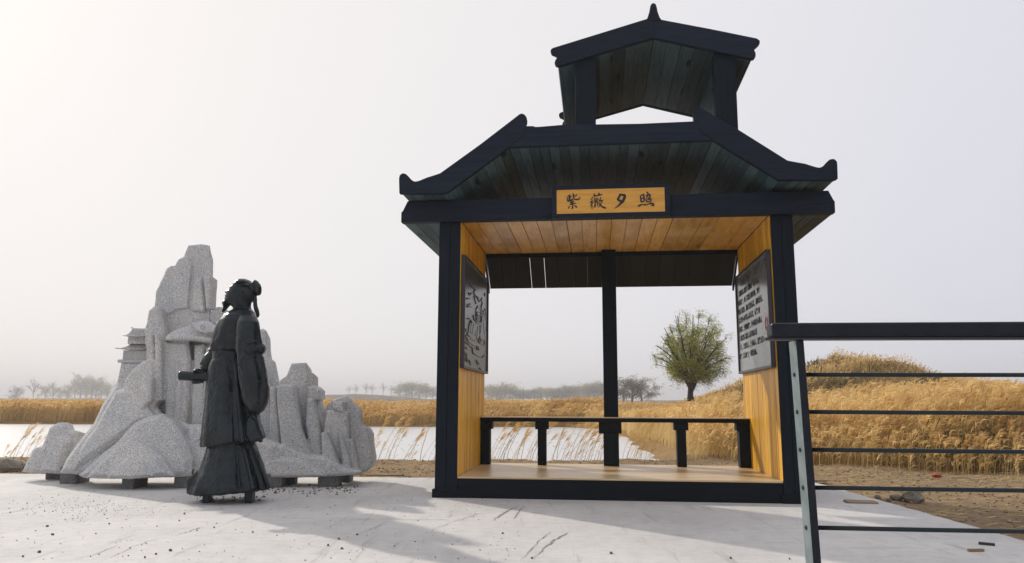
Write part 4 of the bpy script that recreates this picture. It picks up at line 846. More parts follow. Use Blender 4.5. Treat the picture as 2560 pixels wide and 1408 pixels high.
for xa, xb, y_ in ((511, 527, -.04), (615, 634, -.06)):
    p = S((xa+xb)/2, 1240, y_); w2 = (xb-xa)/2*SY/F; m = MB(); m.box((p.x-w2, y_-.05, 0), (p.x+w2, y_+.05, S(0, 1218, 0).z)); m.build('support_stub', BRONZE, st, bevel=.006)

# ------------------------------------------------------------------ railing
RY = 3.4; RO = at(2030, 1300, RY); RO = Vector((RO.x, RY, 0)); RYAW = -.090
rl = empty('railing', RO, RYAW, label='dark steel railing with flat post and thin rods cutting in from the right edge', cat='railing')
ci, si = math.cos(RYAW), math.sin(RYAW)
def RL_(px, py, v=0.0):
    d = ray(px, py); ox, oy = RO.x-si*v, RO.y+ci*v; t = (-si*ox+ci*oy)/(-si*d[0]+ci*d[1]); qx, qy = d[0]*t-RO.x, d[1]*t-RO.y
    return qx*ci+qy*si, CAMH+d[2]*t
xt, zt1 = RL_(1925, 808.5, -.02); zt0 = RL_(1925, 843.5, -.02)[1]; zb0 = RL_(1925, 851, .02)[1]
pbox('handrail', (xt, -.045, zt0), (2.6, .055, zt1), RAILM, parent=rl, bevel=.010); pbox('rail_plate', (xt-.026, -.030, zb0-.001), (2.6, .045, zt0-.001), FRAME, parent=rl, bevel=.002)
(xa, za), (xb, zb) = RL_(1990, 856), RL_(2033, 1408)
# flat post plate, leaning slightly
m = MB(); k = (xb-xa)/(zb-za); tk = .034; dp = .118; xx = lambda z: xa+(z-za)*k
m.v = [(xx(0), 0, 0), (xx(0)+tk, 0, 0), (xx(0)+tk, dp, 0), (xx(0), dp, 0), (xx(zb0), -.0, zb0-.001), (xx(zb0)+tk, 0, zb0-.001), (xx(zb0)+tk, dp, zb0-.001), (xx(zb0), dp, zb0-.001)]
m.f = [(0,3,2,1),(4,5,6,7),(0,1,5,4),(1,2,6,5),(2,3,7,6),(3,0,4,7)]; pp = m.build('post', POSTM, rl, bevel=.002)
pp.data.materials.append(RAILM); pp.data.polygons[2].material_index = 1; pp.data.polygons[3].material_index = 1  # faces turned from the sun get the dark rail colour as painted shade
for i, (y0, y1) in enumerate(((937, 941), (1030, 1037), (1124.5, 1131), (1219, 1228), (1319, 1331))):
    z = RL_(2020, y0, .06)[1]; m = MB(); m.tube([(xx(z)-.006, .06, z), (xx(z)+.5, .06, z-.001), (2.6, .06, z)], .0098, 10); m.build('rod', RODM, rl, smooth=True)
    m = MB(); m.tube([(xx(z)-.007, .06, z), (xx(z)-.001, .06, z)], [.007, .011], 8); m.build('bolt', FRAME, rl)
z = RL_(2020, 1408, .06)[1]
for z in (z-.09, .1): m = MB(); m.tube([(xx(z)-.006, .06, z), (2.6, .06, z)], .0098, 10); m.build('rod', RODM, rl, smooth=True)
m = MB(); m.box((xx(0)-.06, -.03, 0), (xx(0)+.1, dp+.03, .012)); m.build('foot_plate', RAILM, rl)

# ------------------------------------------------------------------ reeds
def reeds(name, X, Y, H, seed, label=None, wide=1.0, lean=.16, blades=2, plume_n=5, kind='stuff', shade=(.0, 1.), plume_w=.016, Z=None, pl=(.17, .27), ptone=0.0):
    r = np.random.default_rng(seed); n = len(X); Z = gh(X, Y) if Z is None else Z
    V = []; Q = []; M = []; Tn = []; off = 0
    base = np.stack([X, Y, Z], 1); az = r.normal(.0, .55, n); ln = np.abs(r.normal(lean, lean*.6, n)); tint = np.clip(r.normal(.5, .22, n), 0, 1)*(shade[1]-shade[0])+shade[0]
    patch = .55*fbm(X, Y*.6, .9, 3, 4)+ptone
    D_ = np.stack([np.cos(az), np.sin(az)*.8, np.zeros(n)], 1); up = np.array([0, 0, 1.])
    wa = r.uniform(0, math.pi, n); W_ = np.stack([np.cos(wa), np.sin(wa)*.6, np.zeros(n)], 1)
    def pt(t): return base+up*(H*t*(1-.25*ln*t))[:, None]+D_*(H*ln*t**1.8)[:, None]
    def ribbon(P_, wd, mi, ti, wv=None):
        nonlocal off
        wv = W_ if wv is None else wv; k = len(P_)
        A = np.stack([p-wv*(w_*.5) for p, w_ in zip(P_, wd)], 1); B = np.stack([p+wv*(w_*.5) for p, w_ in zip(P_, wd)], 1)
        vv = np.concatenate([A, B], 1); nn = len(vv); idx = off+np.arange(nn)[:, None]*(2*k)
        for j in range(k-1): Q.append(np.concatenate([idx+j, idx+j+1, idx+k+j+1, idx+k+j], 1)); M.append(np.full(nn, mi))
        V.append(vv.reshape(-1, 3)); Tn.append(np.repeat(np.clip(ti+patch, 0, 1), 2*k)); off += nn*2*k
    one = np.ones(n); sw = .0055*wide
    ribbon([pt(one*0), pt(one*.5), pt(one)], [sw*1.3, sw, sw*.7], 0, tint)
    for b in range(blades):
        t0 = r.uniform(.25, .85, n); p0 = pt(t0); a2 = r.normal(0, .9, n)+(math.pi if b % 3 == 2 else 0); L_ = r.uniform(.18, .38, n)*np.clip(H, .5, 1.5)
        d2 = np.stack([np.cos(a2), np.sin(a2), r.uniform(.2, 1.0, n)], 1); p1 = p0+d2*(L_*.5)[:, None]; p2 = p0+d2*L_[:, None]*np.array([1, 1, .35])
        ribbon([p0, p1, p2], [.006*wide, .013*wide, .001], 0, np.clip(tint+r.normal(0, .2, n), 0, 1))
    has = r.uniform(0, 1, n) < .86; 
    top = pt(one); pt_ = np.clip(tint+r.normal(.08, .15, n), 0, 1)
    for b in range(plume_n):
        L_ = r.uniform(*pl, n)*np.where(has, 1, .05)*np.clip(H/1.3, .6, 1.2); s0 = r.uniform(.0, .10, n)
        a2 = az+r.normal(0, .55, n); out = np.stack([np.cos(a2), np.sin(a2), np.zeros(n)], 1); st0 = pt(1-s0); slope = r.uniform(.25, .75, n)
        p1 = st0+out*(L_*.45*slope)[:, None]+up*(L_*.5)[:, None]; p2 = st0+out*(L_*(1.0*slope+.25))[:, None]+up*(L_*r.uniform(.35, .8, n))[:, None]
        wv = np.stack([np.cos(a2+1.57)*.7, np.sin(a2+1.57)*.7, r.normal(0, .7, n)], 1)
        ribbon([st0, p1, p2], [.006*wide, plume_w*wide, .002*wide], 1, pt_, wv)
    o = big_mesh(name, np.concatenate(V), np.concatenate(Q), [STEM, PLUME], np.concatenate(M), np.concatenate(Tn))
    return tag(o, label, 'reeds', None, kind)
def scatter(n, x0, x1, y0, y1, seed, keep=None):
    r = np.random.default_rng(seed); X = r.uniform(x0, x1, n); Y = r.uniform(y0, y1, n)
    k = (inside_dist(POND, np.stack([X, Y], 1)) < -.05) & (np.abs(X) < Y*.74+14)
    if keep is not None: k &= keep(X, Y)
    return X[k], Y[k]
near_line = lambda x: np.interp(x, [2.6, 4.0, 5.2, 6.5, 9, 16], [15.4, 14.9, 13.6, 12.6, 12.1, 11.8])+.25*np.sin(x*2.3)+.15*np.sin(x*5.1)+.16*np.sin(x*11.7+1)+.10*np.sin(x*23.1)
X, Y = scatter(30000, 3.0, 16, 11.5, 19.5, 5, lambda x, y: (y > near_line(x)) & (x > 3.1+.0*y)); r_ = np.random.default_rng(1)
cl = .5+.5*fbm(X, Y, 1.6, 3, 1); H = np.clip(np.interp(X, [3, 6.5, 8, 16], [.60, .68, .88, .98])+.30*cl+r_.normal(0, .15, len(X)), .3, 1.6)*np.clip(.40+(Y-near_line(X))*.75, .40, 1)
xe = r_.uniform(3.4, 15, 900); ye = near_line(xe)-np.abs(r_.normal(0, .38, 900)); X = np.r_[X, xe]; Y = np.r_[Y, ye]; H = np.r_[H, r_.uniform(.12, .65, 900)]
reeds('near_reeds', X, Y, H, 21, 'tall golden dry reeds crowding the near bank on the right', 1.1, .24, 4, 6)
X, Y = scatter(42000, 3.6, 27, 19.5, 33, 6); cl = .5+.5*fbm(X, Y, .7, 3, 2); r_ = np.random.default_rng(2)
H = np.clip(.95+.35*cl+r_.normal(0, .14, len(X)), .4, 1.8)*np.interp(X, [4, 9, 14, 27], [.70, .72, .9, .9]); reeds('middle_reeds', X, Y, H, 22, 'thick band of dry reeds between the near bank and the scrubby mound', 1.7, .16, 1, 5)
X, Y = scatter(34000, 4.0, 36, 33, 48, 9, lambda x, y: gh(x, y) < np.where(x > 23.2, 2.2, np.where(x < 12, 1.2, 1.0))); cl = .5+.5*fbm(X, Y, .45, 3, 2); r_ = np.random.default_rng(2)
H = np.clip(.75+.3*cl+r_.normal(0, .12, len(X)), .3, 1.5)*np.interp(X, [4, 8, 15, 22, 28, 36], [.75, .55, .7, .9, .7, .4]); reeds('slope_reeds', X, Y, H, 23, 'dry reeds climbing the foot of the scrubby mound and round the willow', 2.4, .16, 1, 4)
X, Y = scatter(60000, -50, 6, 44, 54, 7); cl = .5+.5*fbm(X, Y, .35, 3, 2); r_ = np.random.default_rng(3)
H = np.clip(1.08+.42*cl+r_.normal(0, .12, len(X)), .5, 1.9)*np.clip(.7+(Y-44)*.1, .7, 1.1); H += np.interp(X, [-36, -20, -8, 2, 6], [-.38, -.40, -.30, -.18, -.05])
reeds('far_reeds', X, Y, H, 24, 'orange dry reeds lining the far side of the pond', 2.6, .14, 1, 4, ptone=-.22, Z=np.full(len(X), -.42))
X, Y = scatter(26000, -75, 20, 54, 100, 8); r_ = np.random.default_rng(4); cl = .5+.5*fbm(X, Y, .15, 3, 2)
H = np.clip(1.0+.22*cl+r_.normal(0, .10, len(X)), .5, 1.8); reeds('distant_reeds', X, Y, H, 25, 'browner dry reed fields beyond the pond, running back to the trees', 4.5, .12, 1, 3, ptone=-.3, Z=np.full(len(X), -.3))

def bramble():
    r = np.random.default_rng(55); c = at(2470, 1120, 12.9); z0 = float(gh(np.array([c.x]), np.array([12.9]))[0]); e = empty('bramble_bush', (c.x, 12.9, z0), label='low dark tangled bush at the front of the reeds, near the right edge', cat='bush')
    n = 2600; p = r.normal(0, 1, (n, 3))*np.array([.55, .22, .20])+np.array([0, 0, .26]); p[:, 2] = np.abs(p[:, 2]); d = r.normal(0, 1, (n, 3))*np.array([1, 1, .8])+np.array([0, 0, .5]); d /= np.linalg.norm(d, axis=1)[:, None]; L_ = r.uniform(.05, .2, n)[:, None]
    w_ = np.cross(d, r.normal(0, 1, (n, 3))); w_ /= np.linalg.norm(w_, axis=1)[:, None]; q = p+d*L_; V = np.stack([p-w_*.004, p+w_*.004, q+w_*.009, q-w_*.009], 1).reshape(-1, 3); V[:, 2] = np.maximum(V[:, 2], 0)
    big_mesh('twigs', V, np.arange(n*4).reshape(n, 4), [leafy('olive_twig', (.05, .055, .02), (.22, .18, .08), .2)], tint=np.repeat(r.random(n), 4), parent=e)
    m = MB()
    for i in range(16):
        a = i*.9; m.tube([(math.cos(a)*.15, math.sin(a)*.08, -.02), (math.cos(a)*.4, math.sin(a)*.18, .25), (math.cos(a)*.7, math.sin(a)*.25, .42)], [.008, .006, .003], 4)
    m.build('stems', BARK, e)
bramble()
# single reeds at the near water's edge
RV = []
for v in range(6):
    random.seed(100+v); h = random.uniform(.95, 1.25); ln = random.uniform(.18, .55); m = MB(); pts = [(ln*h*t**1.7, 0, h*t*(1-.12*ln*t)) for t in (0, .25, .5, .75, 1)]
    m.tube(pts, [.006, .005, .0045, .0035, .0025], 5)
    for b in range(3):
        t = random.uniform(.25, .8); p = Vector((ln*h*t**1.7, 0, h*t)); d = Vector((random.uniform(-.4, 1), random.uniform(-.5, .5), random.uniform(.3, .9))).normalized(); L_ = random.uniform(.14, .3)
        q = p+d*L_*.5; e_ = p+d*L_*Vector((1, 1, .5)).length*.6+Vector((0, 0, -.05)); m.add([p, q+Vector((0, 0, .006)), e_, q-Vector((0, 0, .006))], [(0, 1, 2, 3)])
    sm = m.mesh('stem', STEM); a = sm.attributes.new('tint', 'FLOAT', 'POINT'); a.data.foreach_set('value', [random.uniform(0, .6)]*len(sm.vertices))
    m = MB(); top = Vector(pts[-1])
    for b in range(46):
        t = 1-random.uniform(0, .16); p = Vector((ln*h*t**1.7, 0, h*t*(1-.12*ln*t))); L_ = random.uniform(.10, .20); s_ = random.uniform(.15, 1.0)
        d = Vector((s_, random.uniform(-.35, .35), random.uniform(.35, .9))).normalized(); q = p+d*L_*.55; e_ = q+(d+Vector((.7, 0, -.55))).normalized()*L_*.5; w_ = Vector((random.uniform(-.3, .3), random.uniform(-1, 1), random.uniform(-1, 1))).normalized()*.0032
        m.add([p-w_*.5, q-w_, e_, q+w_, p+w_*.5], [(0, 1, 2, 3, 4)])
    pm = m.mesh('plume', PLUME); a = pm.attributes.new('tint', 'FLOAT', 'POINT'); a.data.foreach_set('value', [random.uniform(.1, .7)]*len(pm.vertices)); RV.append((sm, pm))
def one_reed(x, y, s_, rz, v, label, group):
    z = float(gh(np.array([x]), np.array([y]))[0]); e = bpy.data.objects.new('reed', None); COL.objects.link(e); e.location = (x, y, max(z, -.45)-.02); e.rotation_euler = (random.uniform(-.06, .06), random.uniform(-.05, .12), rz); e.scale = (s_,)*3
    tag(e, label, 'reed', group)
    for nm, me_ in zip(('stem', 'plume'), RV[v]):
        o = bpy.data.objects.new(nm, me_); link(o, e)
random.seed(5)
def reed_row(px0, px1, n, label, group, lo=.55, hi=1.05):
    for i in range(n):
        px = px0+(px1-px0)*(i+random.uniform(.1, .9))/n; y = random.uniform(14.2, 15.2); x = at(px, 1120, y).x; one_reed(x, y, random.uniform(lo, hi), random.uniform(-.5, .5), random.randrange(6), label, group)
reed_row(905, 1095, 22, 'single feathery reed leaning over the water between the sculpture and the pavilion', 'reeds at the water left of the pavilion', .5, 1.1)
reed_row(1205, 1345, 24, 'feathery reed against the water, seen under the left bay of the bench', 'reeds seen through the left bay of the bench')
reed_row(1366, 1510, 34, 'feathery reed against the water, seen under the second bay of the bench', 'reeds seen through the second bay of the bench')
reed_row(1548, 1620, 16, 'sparse feathery reed at the water just right of the middle post', 'reeds at the water right of the middle post', .5, .9)
reed_row(-6, 100, 18, 'thin feathery reed by the water at the left edge of the picture', 'reeds by the water at the left edge', .35, .8)

# ------------------------------------------------------------------ willow
def willow():
    random.seed(42); Yt = 41.0; b = at(1727, 996, Yt); base = Vector((b.x, Yt, b.z-.15)); H = at(1727, 771, Yt).z-base.z; Rw = 97*Yt/F*1.0
    e = empty('willow_tree', base, label='lone round willow with fresh green leaves rising from the reeds', cat='tree')
    tr = MB(); tr.tube([(0, 0, 0), (-.02, 0, .3), (.0, 0, .6), (.03, 0, .95)], [.20, .155, .14, .11], 10)
    br = MB(); LV = []; LQ = []; LT = []
    def leafs(p, n, sp, lim=1):
        for _ in range(n):
            q = p+Vector((random.gauss(0, sp), random.gauss(0, sp), random.gauss(0, sp*.8))); d = Vector((random.gauss(.55, .45), random.gauss(0, .4), random.gauss(-.30, .40))).normalized()*random.uniform(.10, .24)
            w_ = d.cross(Vector((random.gauss(0, 1), random.gauss(0, 1), random.gauss(0, 1)))).normalized()*random.uniform(.008, .013); k = len(LV); LV.extend([q, q+d*.5+w_, q+d, q+d*.5-w_]); LQ.append((k, k+1, k+2, k+3)); t = random.random(); LT.extend([t]*4)
    C0 = Vector((.0, 0, H*.545)); nL = 42; clump = [Vector((random.gauss(0, .5)*Rw, random.gauss(0, .4)*Rw, H*random.uniform(.25, .95))) for _ in range(14)]
    for i in range(nL):
        zz = 1-(i+.5)/nL*1.62; a = i*2.39996+.5; rr = math.sqrt(max(.0, 1-zz*zz)); k_ = random.uniform(.82, 1.0)
        end = C0+Vector((math.cos(a)*rr*Rw*k_, math.sin(a)*rr*Rw*k_, zz*H*.455*k_)); st_ = Vector((0, 0, random.uniform(.35, .95))); mid = st_.lerp(end, .5)+Vector((0, 0, .10*H*(1-abs(zz))))-Vector((end.x, end.y, 0))*.10
        P_ = []
        for j in range(8):
            t = j/7; P_.append(st_*(1-t)**2+mid*2*t*(1-t)+end*t*t+Vector((random.gauss(0, .03), random.gauss(0, .03), 0))*(j > 0))
        r0 = random.uniform(.030, .075); br.tube(P_, [r0*(1-.85*j/7)+.006 for j in range(8)], 6, caps=False)
        for q_ in range(9):
            t = random.uniform(.28, 1); k = min(6, int(t*7)); p = P_[k].lerp(P_[k+1], t*7-k); out = (p-C0*.6); out.normalize(); d = (out+Vector((random.gauss(.12, .7), random.gauss(0, .7), random.gauss(.15, .45)))).normalized()
            L_ = random.uniform(.35, .80)*(1.15-.5*t); tip = p+d*L_; rel_ = tip-C0; u_ = math.sqrt((rel_.x/Rw)**2+(rel_.y/Rw)**2+(rel_.z/(H*.46))**2)
            if u_ > 1.05: tip = C0+rel_*(1.05/u_)
            md = p.lerp(tip, .5)+Vector((0, 0, .04)); br.tube([p, md, tip], [.016, .011, .005], 4, caps=False)
            dens = 1.0 if min((tip-c).length for c in clump) < .55*Rw*.6 else .5
            for w in range(5):
                s0 = p.lerp(tip, random.uniform(.35, 1)); dd = Vector((random.gauss(.5, .35), random.gauss(0, .35), random.gauss(.05, .4))).normalized(); e1 = s0+dd*random.uniform(.12, .30); br.tube([s0, e1, e1+Vector((.08, 0, -.06))], [.006, .004, .002], 3, caps=False)
                leafs(s0.lerp(e1, .6), int(8*dens+random.random()*2), .15); leafs(e1, int(6*dens+random.random()*2), .13)
    tr.build('trunk', BARK, e, smooth=True); br.build('branches', BARK, e, smooth=True)
    big_mesh('crown', [tuple(v) for v in LV], LQ, [WLEAF], tint=LT, parent=e); print('willow leaves', len(LQ))
    m = MB(); m.ball((.30, -.1, H*.585), (.13, .13, .11)); m.build('bird_nest', BARK, e)
willow()

# ------------------------------------------------------------------ far trees and bushes
def far_tree_mesh(seed, leafy_, bushy):
    random.seed(seed); t = MB(); h = 1.0; V = []; Q = []; Tn = []
    t.tube([(0, 0, 0), (.01, 0, .25), (.0, 0, .5)], [.022, .016, .010], 5)
    def tw_(p, d, L_, r0, lev):
        q = p+d*L_; t.tube([p, p.lerp(q, .5)+Vector((random.gauss(0, .01), 0, 0)), q], [r0, r0*.7, r0*.4], 3, caps=False)
        if lev < 3:
            for _ in range(4 if lev < 2 else 3):
                a = (d+Vector((random.gauss(0, .5), random.gauss(0, .5), random.gauss(.1, .3)))).normalized(); tw_(p.lerp(q, random.uniform(.35, 1)), a, L_*random.uniform(.5, .75), r0*.55, lev+1)
        else:
            for _ in range(leafy_):
                c_ = p.lerp(q, random.random())+Vector([random.gauss(0, .03) for _ in range(3)]); u_ = Vector([random.gauss(0, 1) for _ in range(3)]).normalized(); v_ = u_.cross(Vector([random.gauss(0, 1) for _ in range(3)])).normalized()
                k = len(V); s_ = .019; V.extend([c_-u_*s_, c_+v_*s_*.35, c_+u_*s_, c_-v_*s_*.35]); Q.append((k, k+1, k+2, k+3)); Tn.extend([random.random()]*4)
    for i in range(9):
        a = i*2.4; el = random.uniform(.1, 1.0 if bushy else .75); d = Vector((math.cos(a)*math.sin(el), math.sin(a)*math.sin(el), math.cos(el)))
        tw_(Vector((0, 0, random.uniform(.05 if bushy else .2, .45))), d, random.uniform(.26, .4), .010, 1)
    if leafy_ > 3:                      # leafy mass: lobed clumps down to low on the trunk
        cl = [Vector((random.gauss(0, .17), random.gauss(0, .17), random.uniform(.12 if bushy else .28, .80))) for _ in range(16)]
        for c0 in cl:
            rr = random.uniform(.06, .13)*(1.2-abs(c0.z-.45))
            for _ in range(90):
                c_ = c0+Vector([random.gauss(0, rr*.6) for _ in range(3)]); u_ = Vector([random.gauss(0, 1) for _ in range(3)]).normalized(); v_ = u_.cross(Vector([random.gauss(0, 1) for _ in range(3)])).normalized()
                k = len(V); s_ = random.uniform(.010, .022); V.extend([c_-u_*s_, c_+v_*s_*.5, c_+u_*s_, c_-v_*s_*.5]); Q.append((k, k+1, k+2, k+3)); Tn.extend([random.random()]*4)
    return t, V, Q, Tn
FT = []
for sd, lf, bu in ((1, 1, False), (2, 10, False), (3, 16, True), (4, 9, True)):
    t, V, Q, Tn = far_tree_mesh(sd, lf, bu); tm = t.mesh('trunk', FARBARK)
    cm = None
    if V: o = big_mesh('crown', [tuple(v) for v in V], Q, [FARLEAF if sd != 4 else GREYTWIG], tint=Tn); cm = o.data; bpy.data.objects.remove(o)
    FT.append((tm, cm))
def far_tree(px, pybase, pytop, Y_, k, label, group, wide=1.0, name='far_tree', cat='tree'):
    b = at(px, pybase, Y_); h = at(px, pytop, Y_).z-b.z; e = bpy.data.objects.new(name, None); COL.objects.link(e); e.location = (b.x, Y_, b.z-.3); e.rotation_euler = (0, 0, random.uniform(0, 6.28)); s_ = (h+.3)/.80
    e.scale = (s_*wide, s_*wide, s_); tag(e, label, cat, group)
    for nm, me_ in zip(('trunk', 'crown'), FT[k]):
        if me_ is not None: link(bpy.data.objects.new(nm, me_), e)
ORD = ['leftmost', 'second from the left', 'third from the left', 'fourth from the left', 'fifth from the left', 'sixth from the left', 'seventh from the left', 'eighth from the left', 'ninth from the left', 'tenth from the left', 'last']
random.seed(9)
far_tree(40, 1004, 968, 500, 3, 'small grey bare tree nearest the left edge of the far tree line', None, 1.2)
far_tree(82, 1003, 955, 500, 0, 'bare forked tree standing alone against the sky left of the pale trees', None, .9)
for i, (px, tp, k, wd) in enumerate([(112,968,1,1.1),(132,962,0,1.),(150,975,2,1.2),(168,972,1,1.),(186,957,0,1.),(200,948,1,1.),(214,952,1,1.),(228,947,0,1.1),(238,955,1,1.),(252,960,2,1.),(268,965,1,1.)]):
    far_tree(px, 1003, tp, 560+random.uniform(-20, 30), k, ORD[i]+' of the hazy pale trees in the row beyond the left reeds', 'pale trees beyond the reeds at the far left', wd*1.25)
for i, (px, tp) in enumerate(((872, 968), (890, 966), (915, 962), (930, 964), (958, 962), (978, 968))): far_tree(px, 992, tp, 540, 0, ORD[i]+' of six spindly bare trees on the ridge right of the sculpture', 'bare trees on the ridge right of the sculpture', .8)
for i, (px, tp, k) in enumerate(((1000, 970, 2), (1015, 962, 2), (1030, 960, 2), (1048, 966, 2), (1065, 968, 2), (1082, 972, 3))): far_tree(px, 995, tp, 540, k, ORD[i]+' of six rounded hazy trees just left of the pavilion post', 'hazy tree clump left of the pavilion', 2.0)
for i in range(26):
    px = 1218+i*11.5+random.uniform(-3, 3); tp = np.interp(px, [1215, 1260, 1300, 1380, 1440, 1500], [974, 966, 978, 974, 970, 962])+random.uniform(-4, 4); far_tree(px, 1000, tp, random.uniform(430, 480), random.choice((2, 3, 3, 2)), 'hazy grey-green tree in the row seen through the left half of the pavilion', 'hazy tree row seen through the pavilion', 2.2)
for i, (px, tp, wd) in enumerate(((1560, 950, 1.5), (1580, 946, 1.5), (1604, 956, 1.5))): far_tree(px, 1003, tp, 150, 3, ('grey leafless bush touching the middle post', 'tallest grey leafless bush between the middle post and the willow', 'lower grey bush nearest the willow')[i], 'grey bushes left of the willow', wd*1.25, 'grey_bush', 'bush')
# low far ridge
m = MB(); xs = np.linspace(-300, 130, 80); rz = np.random.default_rng(3)
for i, x in enumerate(xs):
    h = 2.0+2.6*math.exp(-((x+82)/30)**2)+rz.uniform(-.25, .25); m.v += [(x, 392, -.4), (x, 398, h), (x, 420, h*.8), (x, 436, -.4)]
for i in range(len(xs)-1):
    for j in range(3): m.f.append((i*4+j, i*4+4+j, i*4+5+j, i*4+1+j))
tag(m.build('far_ridge', simple('far_dry_earth', (.16, .12, .08), .9), smooth=True), kind='structure')

# scrub on the mound
def scrub():
    r = np.random.default_rng(12); n = 9000; X = r.uniform(7, 45, n); Y = r.uniform(34, 50, n); Z = gh(X, Y); k = (Z > np.where(X < 12, .9, 1.3)) & ((X < 23) | (r.random(n) < .35)) & (fbm(X, Y, .9, 3, 1) > -.35) & (np.abs(X) < Y*.72+3); X, Y, Z = X[k], Y[k], Z[k]; n = len(X)
    V = []; Q = []; T_ = []; per = 12; dark = np.clip(.5+.9*fbm(X, Y, .35, 2, 3), 0, 1)
    for b in range(per):
        L_ = r.uniform(.18, .45, n); d = np.stack([r.normal(.25, .6, n), r.normal(0, .6, n), r.uniform(.3, 1, n)], 1); d /= np.linalg.norm(d, axis=1)[:, None]; w_ = np.cross(d, r.normal(0, 1, (n, 3))); w_ /= np.linalg.norm(w_, axis=1)[:, None]
        p = np.stack([X, Y, Z], 1)+r.normal(0, .12, (n, 3))*np.array([1, 1, .5]); q = p+d*L_[:, None]; vv = np.stack([p-w_*.012, p+w_*.012, q+w_*.022, q-w_*.022], 1); k0 = b*n*4
        V.append(vv.reshape(-1, 3)); Q.append(k0+np.arange(n*4).reshape(n, 4)); T_.append(np.repeat(np.clip(dark*.8+r.normal(0, .2, n), 0, 1), 4))
    tag(big_mesh('scrub', np.concatenate(V), np.concatenate(Q), [SCRUB], tint=np.concatenate(T_)), 'brown and dark green dry scrub covering the mound at the right', 'scrub', kind='stuff')
scrub()
X, Y = scatter(5200, 12, 27, 40, 50, 91, lambda x, y: (gh(x, y) > 1.0) & (fbm(x, y, .5, 3, 2) > -.1)); reeds('hill_reeds', X, Y, np.random.default_rng(8).uniform(.25, .7, len(X)), 92, 'thin dry grass tufts scattered over the scrubby mound', 2.2, .25, 2, 3)

# ------------------------------------------------------------------ small things on the ground
def stone(name, mt, loc, r, seed, label=None, cat=None, group=None, sub=2, flat=.6):
    bm = bmesh.new(); bmesh.ops.create_icosphere(bm, subdivisions=sub, radius=1); 
    for v in bm.verts: v.co *= 1+.35*noise.noise(v.co*1.3+Vector((seed*3.1, seed, 0)))+.1*noise.noise(v.co*3+Vector((0, seed, 0)))
    me = bpy.data.meshes.new(name); bm.to_mesh(me); bm.free(); me.materials.append(mt); o = bpy.data.objects.new(name, me); COL.objects.link(o)
    o.scale = (r, r*.8, r*flat); o.location = loc; o.rotation_euler = (0, 0, seed); return tag(o, label, cat, group)
def gz(x, y): return float(gh(np.array([x]), np.array([y]))[0])
for i, (px, py, r, lb) in enumerate([(2284, 1247, .14, 'largest rounded stone lying on the soil right of the concrete edge'), (2240, 1243, .07, 'medium stone just left of the largest rounded stone'), (2180, 1248, .05, 'small stone near the scrap board at the concrete edge'), (2195, 1240, .045, 'small pale stone a step behind the scrap board'), (2222, 1246, .03, 'pebble-sized stone left of the medium stone'), (18, 1172, .22, 'weathered boulder at the far left end of the plaza'), (62, 1165, .10, 'lumpy stone between the left boulder and the sculpture')]):
    g = gnd(px, py+6, -.04); stone('stone', ROCK, (g.x, g.y, g.z+r*.25), r, i+1.3, lb, 'stone')
random.seed(8)
PB = [(461,1286),(118,1317),(273,1311),(131,1338),(535,1320),(632,1332),(426,1378),(362,1395),(854,1373),(893,1338),(820,1365),(847,1349),(57,1393),(98,1382),(448,1303),(390,1387),(1974+0,1399),(1330,1397),(1257,1335),(1528,1385),(1827,1397)]
for i, (px, py) in enumerate(PB):
    g = gnd(px, py); stone('pebble', PEB, (g.x, g.y, .006), random.uniform(.008, .014), i+.7, 'dark pebble lying loose on the pale concrete', 'pebble', 'loose dark pebbles on the concrete', 1, .8)
def grit(name, n, fx, mt, lo, hi, seed, label, cat):
    r = np.random.default_rng(seed); X, Y = fx(r, n); n = len(X); Z = np.where((Y < 10.3) & (X < 3.7), 0.0, gh(X, Y)); s_ = lo+(hi-lo)*r.random(n)**3
    base = np.array([(1,0,0),(0,1,0),(-1,0,0),(0,-1,0),(0,0,1),(0,0,-.6)]); F_ = np.array([(0,1,4),(1,2,4),(2,3,4),(3,0,4),(1,0,5),(2,1,5),(3,2,5),(0,3,5)])
    J = base[None]*s_[:, None, None]*r.uniform(.6, 1.3, (n, 6, 1)); a = r.uniform(0, 6.28, n); c_, s2 = np.cos(a)[:, None], np.sin(a)[:, None]
    V = np.stack([J[..., 0]*c_-J[..., 1]*s2+X[:, None], J[..., 0]*s2+J[..., 1]*c_+Y[:, None], J[..., 2]*.8+Z[:, None]+s_[:, None]*.3], -1)
    tag(big_mesh(name, V.reshape(-1, 3), (F_[None]+(np.arange(n)*6)[:, None, None]).reshape(-1, 3), [mt]), label, cat, kind='stuff')
def f_plaza(r, n):
    a = n//2; g = [gnd(px, py) for px, py in zip(r.normal(190, 110, a), r.normal(1268, 12, a))]; h = [gnd(px, py) for px, py in zip(r.uniform(-20, 1300, n-a), 1225+180*r.random(n-a)**1.3)]
    q = np.array([(p.x, p.y) for p in g+h if p.y < 10.2]); return q[:, 0], q[:, 1]
grit('grit', 1500, f_plaza, PEB, .0015, .0075, 31, 'scattered dark grit and crumbs on the concrete', 'grit')
def f_under(r, n):
    q = np.array([(p.x, p.y) for p in [gnd(x, y) for x, y in zip(np.r_[r.uniform(490, 660, n//3), r.uniform(640, 900, n-n//3)], np.r_[r.normal(1247, 5, n//3), r.normal(1226, 6, n-n//3)])] if p.y < 9.6]); return q[:, 0], q[:, 1]
grit('rubble', 420, f_under, PEB, .003, .020, 33, 'crumbled mortar and rubble around the feet of the statue and the sculpture', 'rubble')
def f_dirt(r, n):
    X = r.uniform(-9, 13, n); Y = r.uniform(10.3, 14.3, n); k = (Y > np.where(X < 3.7, 10.45, 6)); return X[k], Y[k]
